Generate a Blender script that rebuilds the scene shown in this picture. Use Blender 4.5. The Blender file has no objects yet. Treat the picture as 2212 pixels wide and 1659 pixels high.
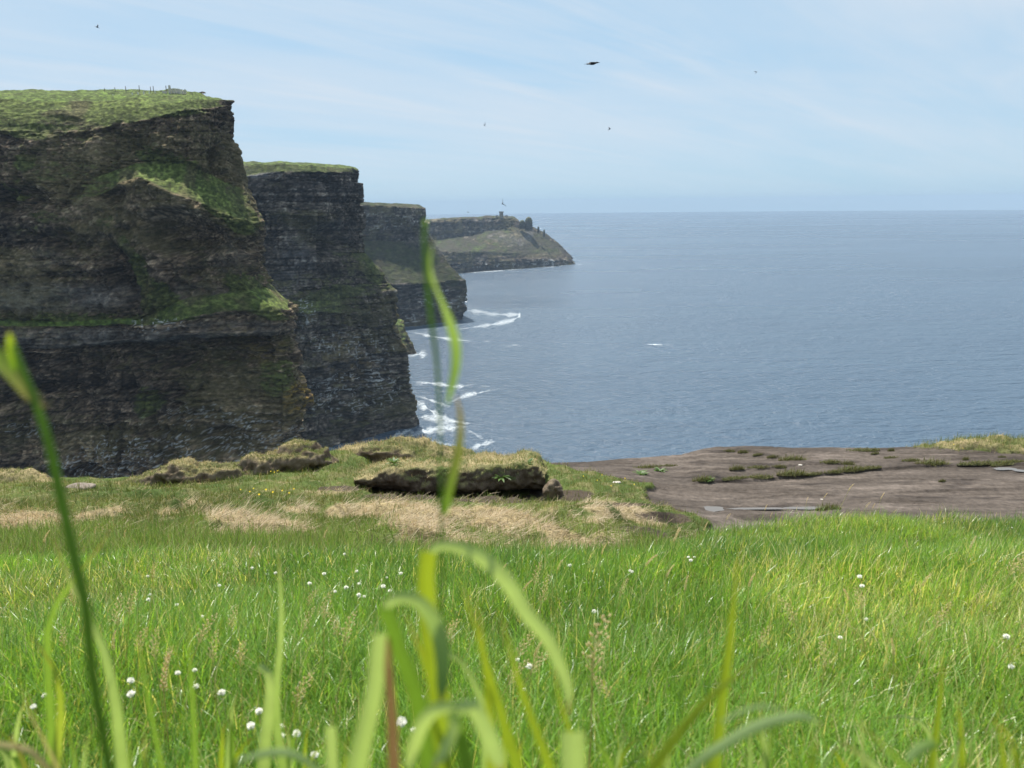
import bpy, math
import numpy as np
from math import radians as R_
rng = np.random.default_rng(7)
DENS = 1.0
CLOUD_LOC = (1.5, .4, 0); CLOUD_COL = (7.5, 8.2, 9.0); SKY_BASE = (4.9, 7.25, 9.1); SKY_TINT = (.80, .98, 1.22); SKY_STR = .06; HAZE = 1.0e-4; HAZE_COL = (.46, .61, .80); EXPO = 0.7
PI = math.pi
# ------------------------------------------------------------------ camera frame (photo measured on a 2212 x 1659 sheet)
W, H_, CX, CY = 2212.0, 1659.0, 1106.0, 829.5
FP = W * 26.0 / 36.0
EYE = 125.0                                   # metres above the sea
TH, PHI = R_(13.69), math.atan(0.0109)
_F = np.array([0, math.cos(TH), -math.sin(TH)]); _U0 = np.array([0, math.sin(TH), math.cos(TH)]); _R0 = np.array([1.0, 0, 0])
_Rt = _R0 * math.cos(PHI) - _U0 * math.sin(PHI); _Up = _U0 * math.cos(PHI) + _R0 * math.sin(PHI)
ORG = np.array([0, 0, EYE])
def ray(px, row): return _F * FP + _Rt * (px - CX) + _Up * (CY - row)
def at(px, row, Y):                            # world point seen at (px,row) at forward distance Y
    d = ray(px, row); return ORG + d * (Y / d[1])
def atz(px, Y, z):                             # world point at forward distance Y and height z whose column is px
    r = (px - CX) / FP; zz = z - EYE
    a = _Rt[0] - r * _F[0]; b = -(Y * (_Rt[1] - r * _F[1]) + zz * (_Rt[2] - r * _F[2]))
    return np.array([b / a, Y, z])
def sea_at(px, row, z=0.0):
    d = ray(px, row); return ORG + d * ((z - EYE) / d[2])
def proj(P):
    Q = P - ORG; dz = Q @ _F; dz = np.where(np.abs(dz) < 1e-6, 1e-6, dz)
    return CX + FP * (Q @ _Rt) / dz, CY - FP * (Q @ _Up) / dz
# ------------------------------------------------------------------ noise
def hsh(ix, iy=0, iz=0, seed=0):
    h = (np.asarray(ix, np.int64) * 374761393 + np.asarray(iy, np.int64) * 668265263 + np.asarray(iz, np.int64) * 2147483647 + seed * 1274126177) & 0xFFFFFFFF
    h = ((h ^ (h >> 13)) * 1274126177) & 0xFFFFFFFF
    h = ((h ^ (h >> 16)) * 2246822519) & 0xFFFFFFFF
    return ((h ^ (h >> 15)) & 0xFFFFFF) / float(0xFFFFFF)
def vn(x, y, z=0.0, seed=0):
    x, y, z = np.broadcast_arrays(np.asarray(x, float), np.asarray(y, float), np.asarray(z, float))
    ix, iy, iz = np.floor(x), np.floor(y), np.floor(z); fx, fy, fz = x - ix, y - iy, z - iz
    fx, fy, fz = [f * f * f * (f * (f * 6 - 15) + 10) for f in (fx, fy, fz)]
    ix, iy, iz = ix.astype(np.int64), iy.astype(np.int64), iz.astype(np.int64); o = 0
    for a in (0, 1):
        for b in (0, 1):
            for c in (0, 1):
                o = o + hsh(ix + a, iy + b, iz + c, seed) * (fx if a else 1 - fx) * (fy if b else 1 - fy) * (fz if c else 1 - fz)
    return o * 2 - 1
def fbm(x, y, z=0.0, octv=4, seed=0, gain=.5):
    o, a, n = 0, 1.0, 0; k = 1.0
    for i in range(octv):
        o = o + a * vn(np.asarray(x) * k + 17.3 * i, np.asarray(y) * k - 9.1 * i, np.asarray(z) * k + 3.7 * i, seed + i); n += a; a *= gain; k *= 2.03
    return o / n
def ss(a, b, x):
    t = np.clip((x - a) / (b - a), 0, 1); return t * t * (3 - 2 * t)
def mixc(c, d, f):
    f = np.asarray(f)[..., None]; return np.asarray(c) * (1 - f) + np.asarray(d) * f
# ------------------------------------------------------------------ mesh helpers
SC = bpy.context.scene; COL = SC.collection
def mesh_data(name, V, F, mat, col=None, smooth=True, uv=None):
    V = np.ascontiguousarray(V, np.float32).reshape(-1, 3); me = bpy.data.meshes.new(name)
    if isinstance(F, (list, tuple)): 
        lt = np.concatenate([np.full(len(f), f.shape[1], np.int32) for f in F]); li = np.concatenate([f.ravel() for f in F]).astype(np.int32)
    else:
        lt = np.full(len(F), F.shape[1], np.int32); li = np.asarray(F, np.int32).ravel()
    me.vertices.add(len(V)); me.loops.add(len(li)); me.polygons.add(len(lt))
    me.vertices.foreach_set('co', V.ravel()); me.loops.foreach_set('vertex_index', li)
    st = np.zeros(len(lt), np.int32); st[1:] = np.cumsum(lt)[:-1]
    me.polygons.foreach_set('loop_start', st); me.polygons.foreach_set('loop_total', lt)
    me.polygons.foreach_set('use_smooth', np.full(len(lt), smooth, bool))
    if col is not None:
        a = me.attributes.new('Col', 'FLOAT_COLOR', 'POINT'); c = np.ones((len(V), 4), np.float32); c[:, :col.shape[-1]] = col.reshape(len(V), -1)
        a.data.foreach_set('color', c.ravel())
    if uv is not None:
        a = me.attributes.new('amt', 'FLOAT', 'POINT'); a.data.foreach_set('value', np.ascontiguousarray(uv, np.float32).ravel())
    me.update(calc_edges=True)
    if mat: me.materials.append(mat)
    return me
def obj(name, me, parent=None, loc=None):
    o = bpy.data.objects.new(name, me); COL.objects.link(o)
    if parent: o.parent = parent
    if loc is not None: o.location = [float(v) for v in loc]
    return o
def tag(o, label=None, cat=None, group=None, kind=None):
    if label: o['label'] = label
    if cat: o['category'] = cat
    if group: o['group'] = group
    if kind: o['kind'] = kind
    return o
def copy_tree(o, parent=None):
    c = o.copy(); COL.objects.link(c); c.parent = parent
    for ch in list(o.children): copy_tree(ch, c)
    return c
def gridF(nu, nv):
    i = np.arange(nu * nv).reshape(nu, nv)
    return np.stack([i[:-1, :-1], i[1:, :-1], i[1:, 1:], i[:-1, 1:]], -1).reshape(-1, 4)
def tube(P, rad, n=6):                         # P (k,3), rad (k,)
    P = np.asarray(P, float); k = len(P); rad = np.broadcast_to(rad, (k,)); T = np.gradient(P, axis=0); T /= np.linalg.norm(T, axis=1)[:, None] + 1e-12
    a = np.cross(T, [.31, .95, .05]); a /= np.linalg.norm(a, axis=1)[:, None] + 1e-12; b = np.cross(T, a)
    th = np.arange(n) * 2 * PI / n
    V = P[:, None] + rad[:, None, None] * (np.cos(th)[None, :, None] * a[:, None] + np.sin(th)[None, :, None] * b[:, None])
    i = np.arange(k * n).reshape(k, n); j = np.roll(i, -1, 1)
    F = np.stack([i[:-1], j[:-1], j[1:], i[1:]], -1).reshape(-1, 4)
    return V.reshape(-1, 3), F
def box(c, s, rz=0.0, taper=1.0, jit=0.0):     # a block with taper and worn corners, 8 verts
    s = np.asarray(s) / 2.0; V = np.array([[x, y, z] for z in (-1, 1) for x, y in ((-1, -1), (1, -1), (1, 1), (-1, 1))], float)
    V[4:, :2] *= taper; V = V * s + (rng.random((8, 3)) - .5) * jit
    cr, sr = math.cos(rz), math.sin(rz); V = np.stack([V[:, 0] * cr - V[:, 1] * sr, V[:, 0] * sr + V[:, 1] * cr, V[:, 2]], 1) + np.asarray(c)
    return V, np.array([[0, 3, 2, 1], [4, 5, 6, 7], [0, 1, 5, 4], [1, 2, 6, 5], [2, 3, 7, 6], [3, 0, 4, 7]])
def join(parts):
    Vs, Fs, n = [], [], 0
    for V, F in parts: Vs.append(V); Fs.append(F + n); n += len(V)
    return np.concatenate(Vs), (np.concatenate(Fs) if len({f.shape[1] for f in Fs}) == 1 else Fs)
def catmull(P, n):
    P = np.asarray(P, float); k = len(P); d = np.linalg.norm(np.diff(P[:, :3], axis=0), axis=1) + 1e-9; t = np.r_[0, np.cumsum(d)]
    q = np.linspace(0, t[-1], n); i = np.clip(np.searchsorted(t, q, side='right') - 1, 0, k - 2)
    m = np.gradient(P, t, axis=0); h = (t[i + 1] - t[i])[:, None]; s = ((q - t[i])[:, None]) / h
    return (2*s**3-3*s**2+1)*P[i] + (s**3-2*s**2+s)*h*m[i] + (-2*s**3+3*s**2)*P[i+1] + (s**3-s**2)*h*m[i+1]
# ------------------------------------------------------------------ materials
def new_mat(name):
    m = bpy.data.materials.new(name); m.use_nodes = True; nt = m.node_tree; nt.nodes.clear(); return m, nt, nt.nodes, nt.links
def node(nt, typ, **kw):
    n = nt.nodes.new(typ)
    for k, v in kw.items():
        if k in n.inputs: n.inputs[k].default_value = v
        else: setattr(n, k, v)
    return n
def surf(name, rough=.85, nscale=3.0, nstr=.35, bump=.4, bdist=.1, bscale=None, spec=.25, aniso=1.0, fixed=None, det=6.0):
    """matte surface: the vertex colour of the thing broken up by fine noise, with a bump."""
    m, nt, N, L = new_mat(name)
    out = node(nt, 'ShaderNodeOutputMaterial'); b = node(nt, 'ShaderNodeBsdfPrincipled', Roughness=rough)
    b.inputs['Specular IOR Level'].default_value = spec
    tc = node(nt, 'ShaderNodeTexCoord'); mp = node(nt, 'ShaderNodeMapping'); mp.inputs['Scale'].default_value = (1, 1, aniso)
    L.new(tc.outputs['Object'], mp.inputs['Vector'])
    nz = node(nt, 'ShaderNodeTexNoise', Scale=nscale, Detail=det, Roughness=.65); L.new(mp.outputs[0], nz.inputs['Vector'])
    mr = node(nt, 'ShaderNodeMapRange'); mr.inputs['To Min'].default_value = 1 - nstr; mr.inputs['To Max'].default_value = 1 + nstr
    mr.inputs['From Min'].default_value = .25; mr.inputs['From Max'].default_value = .75; L.new(nz.outputs[0], mr.inputs['Value'])
    vm = node(nt, 'ShaderNodeVectorMath', operation='SCALE')
    if fixed is None:
        at_ = node(nt, 'ShaderNodeAttribute', attribute_name='Col'); L.new(at_.outputs['Color'], vm.inputs[0])
    else: vm.inputs[0].default_value = fixed
    L.new(mr.outputs[0], vm.inputs['Scale']); L.new(vm.outputs[0], b.inputs['Base Color'])
    if bump > 0:
        n2 = node(nt, 'ShaderNodeTexNoise', Scale=bscale or nscale, Detail=8.0, Roughness=.7); L.new(mp.outputs[0], n2.inputs['Vector'])
        bp = node(nt, 'ShaderNodeBump', Strength=bump, Distance=bdist); L.new(n2.outputs[0], bp.inputs['Height']); L.new(bp.outputs[0], b.inputs['Normal'])
    L.new(b.outputs[0], out.inputs[0]); return m
def leafmat(name, trans=.45, rough=.45, spec=.35, fixed=None, vein=0.0, tcol=(1.25, 1.2, .55)):
    m, nt, N, L = new_mat(name)
    out = node(nt, 'ShaderNodeOutputMaterial'); b = node(nt, 'ShaderNodeBsdfPrincipled', Roughness=rough); b.inputs['Specular IOR Level'].default_value = spec
    t = node(nt, 'ShaderNodeBsdfTranslucent'); mx = node(nt, 'ShaderNodeMixShader'); mx.inputs[0].default_value = trans
    if fixed is None: a = node(nt, 'ShaderNodeAttribute', attribute_name='Col'); src = a.outputs['Color']
    else: a = node(nt, 'ShaderNodeRGB'); a.outputs[0].default_value = (*fixed, 1); src = a.outputs[0]
    tc = node(nt, 'ShaderNodeTexCoord'); nz = node(nt, 'ShaderNodeTexNoise', Scale=60.0, Detail=3.0); L.new(tc.outputs['Object'], nz.inputs['Vector'])
    mr = node(nt, 'ShaderNodeMapRange'); mr.inputs['To Min'].default_value = .8; mr.inputs['To Max'].default_value = 1.2; L.new(nz.outputs[0], mr.inputs['Value'])
    v0 = node(nt, 'ShaderNodeVectorMath', operation='SCALE'); L.new(src, v0.inputs[0]); L.new(mr.outputs[0], v0.inputs['Scale'])
    vm = node(nt, 'ShaderNodeVectorMath', operation='MULTIPLY'); vm.inputs[1].default_value = tcol
    L.new(v0.outputs[0], b.inputs['Base Color']); L.new(v0.outputs[0], vm.inputs[0]); L.new(vm.outputs[0], t.inputs['Color'])
    L.new(b.outputs[0], mx.inputs[1]); L.new(t.outputs[0], mx.inputs[2]); L.new(mx.outputs[0], out.inputs[0]); return m
M = {}
M['cliff'] = surf('cliff_rock', rough=.9, nscale=.9, nstr=.6, bump=1.0, bdist=1.3, bscale=.6, spec=.15, aniso=1.5, det=8)
M['farcliff'] = surf('far_cliff_rock', rough=.9, nscale=.16, nstr=.5, bump=1.0, bdist=4.0, bscale=.12, spec=.12, aniso=2.2, det=8)
M['soil'] = surf('turf_soil', rough=.95, nscale=14, nstr=.45, bump=.6, bdist=.05, bscale=9, spec=.1)
M['slab'] = surf('mudstone', rough=.85, nscale=6, nstr=.45, bump=.8, bdist=.06, bscale=7, spec=.15, det=10)
M['peat'] = surf('peat', rough=.95, nscale=7, nstr=.5, bump=1.0, bdist=.08, bscale=6, spec=.1)
M['blade'] = leafmat('grass_blades', trans=.5, rough=.33, spec=.6)
M['dry'] = leafmat('dry_grass', trans=.3, rough=.6, spec=.2, tcol=(1.1, 1.0, .8))
M['leaf'] = leafmat('broad_leaf', trans=.55, rough=.5, spec=.22)
M['palerock'] = surf('pale_rock', fixed=(.20, .165, .135), nscale=5, bump=.5, nstr=.4)
M['seed'] = leafmat('seed_head', trans=.5, rough=.7, spec=.1, fixed=(.80, .70, .47), tcol=(1.1, 1, .8))
M['stalk'] = leafmat('seed_stalk', trans=.4, rough=.6, spec=.2, fixed=(.50, .50, .22), tcol=(1.1, 1, .6))
M['white'] = leafmat('clover_petals', trans=.3, rough=.7, spec=.1, fixed=(.84, .83, .74), tcol=(1, 1, .9))
M['yellow'] = leafmat('yellow_petals', trans=.3, rough=.6, spec=.1, fixed=(.85, .62, .04), tcol=(1, 1, .6))
M['wood'] = surf('weathered_wood', fixed=(.16, .13, .10), nscale=6, bump=.3)
M['stone'] = surf('flagstone', fixed=(.50, .46, .40), nscale=2.5, bump=.5, nstr=.4)
M['paint'] = surf('pale_post', fixed=(.62, .62, .58), nscale=5, bump=.1, nstr=.15)
M['bird'] = surf('feathers', fixed=(.02, .022, .028), nscale=20, bump=.2, rough=.6)
M['gull'] = surf('grey_feathers', fixed=(.16, .17, .19), nscale=20, bump=.2, rough=.6)
# ------------------------------------------------------------------ cliffs
def resample_net(net, nu, nv, smooth_u=6, seed=0):
    net = np.asarray(net, float); K, L, _ = net.shape
    du = np.linalg.norm(np.diff(net[:, 1:], axis=0), axis=2).mean(1); s = np.r_[0, np.cumsum(du)]
    dv = np.linalg.norm(np.diff(net, axis=1), axis=2); wgt = np.minimum(dv.mean(0), np.median(dv.mean(0)) * 2.5); t = np.r_[0, np.cumsum(wgt)]
    su = np.linspace(0, s[-1], nu); tv = np.linspace(0, t[-1], nv)
    A = np.empty((nu, L, 3)); G = np.empty((nu, nv, 3))
    for l in range(L):
        for c in range(3): A[:, l, c] = np.interp(su, s, net[:, l, c])
    for i in range(nu):
        for c in range(3): G[i, :, c] = np.interp(tv, t, A[i, :, c])
    k = smooth_u
    if k > 0:
        ker = np.hanning(2 * k + 3)[1:-1]; ker /= ker.sum()
        Gp = np.pad(G, ((k, k), (0, 0), (0, 0)), mode='reflect', reflect_type='odd')
        G = sum(ker[j] * Gp[j:j + nu] for j in range(2 * k + 1))
    kv = 2
    Gp = np.pad(G, ((0, 0), (kv, kv), (0, 0)), mode='reflect', reflect_type='odd'); G = sum(Gp[:, j:j + nv] for j in range(2 * kv + 1)) / (2 * kv + 1)
    return G, su
def gnormals(G):
    N = np.cross(np.gradient(G, axis=0), np.gradient(G, axis=1)); N /= np.linalg.norm(N, axis=2)[..., None] + 1e-12
    return N
def blobs(px, row, lst):
    m = np.zeros(px.shape)
    for (cx, cy, rx, ry, ang, a) in lst:
        c, s = math.cos(R_(ang)), math.sin(R_(ang)); X = (px - cx) * c + (row - cy) * s; Y = -(px - cx) * s + (row - cy) * c
        m = np.maximum(m, a * (1 - ss(.55, 1.25, np.sqrt((X / rx) ** 2 + (Y / ry) ** 2))))
    return m
def cliff(name, net, nu, nv, scale=1.0, seed=0, veg=(), light=(), guano=(), lichen=(), mat=None, smooth_u=6, amp=1.0, dark=1.0, vegth=.50, flip=-1, drab=0.0, dents=(), bedz=None, flute=1.5, vegbase=1, veg_shade=1.0, haze_tint=(1, 1, 1), label=None):
    """a rock face from a net of stations x levels, broken into beds and blocks; scale is about one pixel in metres."""
    G, su = resample_net(net, nu, nv, smooth_u); N = gnormals(G) * flip
    s = su[:, None] + 0 * G[..., 2]; z = G[..., 2]
    steep = ss(.25, .75, 1 - np.abs(N[..., 2])); nh = N * np.array([1, 1, .15]); nh /= np.linalg.norm(nh, axis=2)[..., None] + 1e-9
    zw = z + 1.3 * fbm(s / 70, z / 60, 0, 3, seed + 1) * amp
    D = 0; TN = 0
    rs = np.random.default_rng(seed + 50); px0, row0 = proj(G); bw_ = np.ones_like(z) if bedz is None else 1 - .6 * ss(bedz[0], bedz[1], z)
    for lev, (tmin, tmax, A, wmin, wmax) in enumerate(((6, 16, 1.9, 7, 22), (2.0, 6.0, 1.25, 2.2, 8), (.7, 1.8, .45, .9, 3.5))):
        if tmax < scale * 1.6: continue
        e = np.cumsum(tmin * .6 + rs.exponential((tmax - tmin) * .6, 400)) - 20; rough_ = .35 + 1.25 * ss(-.25, .35, fbm(s / (9 * wmin), z / (5 * tmin), 7, 3, seed + 33 + lev)); zz = zw + (.22 * tmin) * fbm(s / (wmax), z / tmax, 0, 3, seed + 9 + lev)
        i = np.searchsorted(e, zz); i = np.clip(i, 1, 398); lo, hi = e[i - 1], e[i]; th = hi - lo
        bw = rs.uniform(wmin, wmax, 400)[i]; sh = rs.uniform(0, 50, 400)[i]; sx = (s + sh) / bw + .5 * fbm(s / wmax, z / 20, 0, 2, seed + 3)
        c = np.floor(sx).astype(np.int64); o = rs.uniform(-1, 1, 400)[i] * .7 + (hsh(c, i, lev, seed) * 2 - 1) * .8
        fz = (zz - lo) / th; fs = sx - np.floor(sx)
        crk = np.exp(-(np.minimum(fz, 1 - fz) * th / max(.16, scale * .5)) ** 2) * .8 + np.exp(-(np.minimum(fs, 1 - fs) * bw / max(.16, scale * .5)) ** 2) * .55
        h1, h2, h3 = hsh(c, i, lev + 7, seed) - .5, hsh(c, i, lev + 17, seed) - .5, hsh(c, i, lev + 27, seed) - .5
        o = o + h1 * (fz - .5) * 2.2 + h2 * (fs - .5) * 2.4; TN = TN + h3 * (.5, .75, .75)[lev] - crk * .25
        D = D + bw_ * (rough_ if lev else 1) * A * (o - crk * (1.0 if lev else .5))
    x, y = G[..., 0], G[..., 1]
    D = D + 5.0 * (fbm(s / 20, z / 26, y / 40, 5, seed + 20)) + flute * (1 - 2 * np.abs(fbm(s / 9, z / 28, 5, 3, seed + 24))) - .7
    D = D + .9 * scale * fbm(s / (2.2 * scale), z / (1.4 * scale), 0, 3, seed + 30)
    D = D + (1.35 - bw_) * 3.4 * fbm(x / (13 * scale), y / (13 * scale), z / (9 * scale), 5, seed + 26, .6)
    for dd in dents: D = D - dd[5] * blobs(px0, row0, [(*dd[:5], 1.0)]) / amp * (.7 + .3 * fbm(s / 12, z / 12, 0, 3, seed + 28))
    D = np.where(D > 1.0, 1.0 + 2.0 * np.tanh((D - 1.0) / 2.0), D)
    G2 = G + nh * (D * steep * amp)[..., None]
    soft = 1 - steep
    G2[..., 2] += soft * amp * (1.0 * fbm(x / 9, y / 9, z / 9, 4, seed + 40) + .35 * fbm(x / 1.7, y / 1.7, z / 1.7, 3, seed + 44))
    G2[..., 2] = np.where(z < .5, np.minimum(G2[..., 2], z), G2[..., 2])
    # colours of the rock and its growth, with some haze and shade put in
    px, row = proj(G)
    N2 = gnormals(G2) * flip; nzs = N2[..., 2]
    for k in range(3): nzs = (nzs + np.roll(nzs, 1, 0) + np.roll(nzs, -1, 0) + np.roll(nzs, 1, 1) + np.roll(nzs, -1, 1)) / 5
    nzs = .72 * (N[..., 2] if vegbase else nzs) + .28 * nzs
    n1 = fbm(s / (5 * scale), z / (2.5 * scale), 0, 4, seed + 60); n2 = fbm(s / 30, z / 12, 0, 4, seed + 61); n3 = fbm(s / 90, zw / 1.6, 0, 3, seed + 62)
    bedc = hsh(np.floor(zw / 3.1).astype(np.int64), 3, 0, seed) * .5 + .5 * hsh(np.floor(zw / 7.7).astype(np.int64), 5, 0, seed)
    C = mixc((.062, .046, .034), (.265, .188, .118), np.clip(.45 + .5 * n2 + .45 * n3 + .3 * (bedc - .5), 0, 1))
    C = mixc(C, (.46, .365, .26), ss(.22, .62, n1 + .25 * n3) * .6); C = C * np.exp(1.5 * fbm(s / (2.6 * scale), zw / (1.5 * scale), 0, 3, seed + 63) + .7 * fbm(s / (14 * scale), zw / (8 * scale), 0, 3, seed + 64))[..., None]
    C = C * np.exp(TN * (.4 + .6 * bw_))[..., None]
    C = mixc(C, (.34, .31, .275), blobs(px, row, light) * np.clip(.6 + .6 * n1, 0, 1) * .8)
    C = C * np.array(haze_tint)  # cool cast of distance haze multiplied into the rock colour
    vg = ss(vegth - .12, vegth + .12, nzs + .22 * n1 + .12 * n2) * .95
    pb = blobs(px + 14 * n2, row + 8 * n1, veg); vg = vg * np.clip(1.25 - 1.3 * drab * ss(-.1, .35, n1 + .6 * n2), 0, 1); vg = np.maximum(vg, ss(.3, .62, pb + .35 * n1 + .45 * (nzs - .25)) * (pb > .05))
    moss = ss(.08, .5, n2 + .5 * n1 + .2 * (bw_ < .7) + .15) * .6 * ss(-.2, .3, nzs + .2)
    vc = mixc((.080, .115, .022), (.210, .255, .065), np.clip(.45 + .8 * n1 + .4 * n2, 0, 1)); vc = mixc(vc, (.17, .14, .07), ss(.1, .5, fbm(s / (7 * scale / .27), z / (5 * scale / .27), 3, 4, seed + 66)) * .7); vc = mixc(vc, (.15, .13, .06), (1 - ss(.45, .8, nzs)) * .4); vc = mixc(vc, (.085, .135, .024), ss(.86, .95, nzs) * .75); vc = vc * (np.exp(1.1 * fbm(s / (3.2 * scale), z / (2.2 * scale), 9, 4, seed + 68)) * (.70 + .30 * ss(.80, .93, nzs)))[..., None]  # last factor darkens steeper turf: slope shading put into the colour
    vc = mixc(vc, (.11, .10, .07), np.clip(drab + drab * n1, 0, 1)); C = mixc(C, (.135, .118, .045), moss); C = mixc(C, vc * veg_shade, vg)  # factor on vc puts shade into the green of the far slopes
    if len(lichen): C = mixc(C, (.34, .22, .05), blobs(px, row, lichen) * ss(0, .4, n1 + .1))
    if len(guano):
        g = blobs(px, row, guano); drip = fbm(s / (.9 * scale), z / (3.4 * scale), 0, 3, seed + 70); ledge = fbm(s / (7 * scale), zw / (.9 * scale), 0, 3, seed + 71)
        gm = np.maximum(ss(.36, .52, drip), ss(.36, .50, ledge)) * ss(.05, .5, g + .5 * n1) * (g > .02)
        C = mixc(C, (.66, .66, .64), gm * .8)
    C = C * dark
    lip = ss(1.5 * 1, .3, z) * 0
    me = mesh_data(name, G2.reshape(-1, 3), gridF(nu, nv) if flip > 0 else gridF(nu, nv)[:, ::-1], mat or M['cliff'], C.reshape(-1, 3))
    o = obj(name, me); tag(o, label, None, None, 'structure'); return o, G2
def behind(col, offs): return [[p + np.array(o) for p in col] for o in offs]

# --- near headland
S = []
S.append([at(-420, r, Y) for r, Y in ((196,300),(206,250),(219,224),(252,218),(295,214),(350,211),(410,209),(470,209),(520,209),(570,208),(625,207),(690,206.5),(703,203),(748,203),(754,206),(850,204),(920,203),(965,203),(1000,203),(1100,202))] + [atz(-420, 199, -2)])
S.append([at(0, r, Y) for r, Y in ((196,300),(205,250),(217,224),(245,218),(280,214),(340,211),(400,208),(440,208),(500,207.5),(560,207),(620,207),(690,206.5),(703,202.5),(750,202.5),(756,206),(850,204),(920,203),(965,203),(1000,203),(1100,202))] + [atz(0, 199, -2)])
S.append([at(150, r, Y) for r, Y in ((196,298),(205,249),(216,224),(243,218),(284,214),(345,211),(400,208),(450,207),(500,206.5),(560,206),(625,207),(690,206.5),(703,203),(745,203),(751,206),(850,204),(920,203),(965,203),(1000,203),(1100,202))] + [atz(150, 199, -2)])
S.append([at(300, r, Y) for r, Y in ((195,290),(203,248),(212,226),(232,220),(262,216),(325,214),(352,213),(380,206),(440,207),(540,208),(620,207),(690,206.5),(703,202.5),(735,202.5),(741,206),(840,204),(910,203),(960,203),(1000,203),(1100,202))] + [atz(300, 199, -2)])
S.append([at(400, r, Y) for r, Y in ((196,275),(203,245),(209,230),(220,223),(238,219),(300,217),(350,216),(425,203),(460,203),(520,206),(590,206),(645,205),(690,199),(725,199),(732,203),(800,201),(880,200),(950,200),(1000,200),(1100,199))] + [atz(400, 197, -2)])
S.append([at(p, r, Y) for p, r, Y in ((408,197.5,264),(428,206,245),(452,210,233),(472,214,227),(476,230,225),(474,300,223),(480,390,221),(505,468,207),(512,500,206),(515,540,207),(520,590,207),(540,628,205),(590,668,199),(598,715,199),(592,724,203),(605,790,201),(628,885,199),(632,925,199),(625,960,200),(620,1050,200))] + [atz(615, 198, -2)])
nose = [at(p, r, Y) for p, r, Y in ((418,199,266),(440,207,248),(470,210,236),(490,215,232),(494,228,231),(490,300,230),(508,398,228),(545,482,218),(549,512,217),(549,540,218),(555,590,217),(575,625,215),(625,668,209),(627,712,209),(618,722,211),(638,790,209),(660,885,207),(664,912,207),(648,940,208),(642,1050,208))] + [atz(638, 206, -2)]
S.append(nose); S += behind(nose, [(-5, 18, 0), (-25, 60, 1)])
cliff('headland', S, 640, 880, .27, seed=3, smooth_u=3, bedz=(88, 98), dark=.88, dents=((400,505,85,50,15,11),(50,430,60,30,0,7),(430,778,120,24,0,8),(90,865,90,36,0,7),(265,590,22,90,-22,6),(480,960,60,30,0,6),(150,520,60,26,10,5),(455,300,26,20,0,-1.5),(60,790,70,30,0,-4),(240,420,40,26,0,7),(330,600,50,20,0,-3),(130,620,60,26,0,-2.5),(560,740,40,14,0,5)),
      veg=((335,345,50,13,20,1.3),(400,385,62,24,32,1.4),(465,432,52,28,42,1.4),(520,475,40,26,48,1.4),(150,240,190,26,0,.75),(330,232,130,20,5,.8),(60,280,90,26,8,.7),(375,345,80,16,18,.7),(450,410,85,26,40,1.0),(520,470,40,24,45,1.0),(290,560,26,70,-25,.8),(330,640,60,45,35,.95),(240,480,22,30,0,.5),
           (540,640,75,40,35,.95),(580,680,50,12,10,.8),(150,690,200,14,2,.75),(60,350,28,26,0,.7),(20,420,36,26,20,.6),(110,470,60,18,10,.55),(600,820,50,50,30,.6),(310,870,40,40,0,.6),(450,560,60,20,20,.3),(60,500,70,14,0,.4),(180,600,60,14,0,.35),(330,690,120,12,0,.6)),
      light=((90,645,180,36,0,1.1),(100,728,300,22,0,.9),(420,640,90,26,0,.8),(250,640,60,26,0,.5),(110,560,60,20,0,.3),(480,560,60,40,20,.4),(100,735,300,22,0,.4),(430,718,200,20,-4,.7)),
      guano=((400,985,260,45,0,.95),(60,930,60,25,0,.5),(620,960,50,45,0,.8),(440,905,120,30,0,.35),(340,700,60,14,0,.7),(520,950,80,45,0,.8),(210,1010,120,30,0,.7)),
      lichen=((640,860,30,40,0,.9),(560,760,60,30,0,.35),(500,720,60,16,0,.3)), label='towering dark layered sea cliff nearest the camera, with green ledges and a grassy top')
# --- second headland
def stat(px, rows, yb, lean, base_row=None, nose_px=None):
    o = []
    for i, r in enumerate(rows):
        p = nose_px[i] if nose_px else px; o.append(at(p, r, yb + lean[i]))
    b = sea_at(nose_px[-1] if nose_px else px, base_row); o.append(np.array([b[0], b[1], -.5])); return o
ln = (95, 50, 45, 42, 38, 33, 28, 22, 13, 6); lnn = (60, 22, 21, 20, 18, 12, 6, 4, 2, 1)
b2 = [(300, 1000), (505, 985), (600, 978), (690, 969), (800, 944)]; Y2 = [sea_at(*p)[1] for p in b2]; yn = sea_at(901, 921)[1]
S = [stat(300, (354,360,388,450,540,600,650,680,800,900), Y2[0], ln, 1000), stat(505, (351,358,386,450,540,600,650,680,800,900), Y2[1], ln, 985),
     stat(600, (349,354,370,450,540,600,640,680,800,900), Y2[2], ln, 978), stat(690, (353,360,373,450,530,600,650,676,800,900), Y2[3], ln, 969),
     stat(0, (355,362,372,430,545,590,640,684,800,895), Y2[4], [.6*a+.4*b for a, b in zip(ln, lnn)], 944, (722,735,740,742,745,757,772,782,792,798,801)),
     stat(0, (358,367,378,430,545,575,625,690,800,890), yn, lnn, 921, (755,775,777,778,790,815,848,862,879,896,901))]
S += behind(S[-1], [(-12, 30, 0), (-60, 90, 0)])
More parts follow.
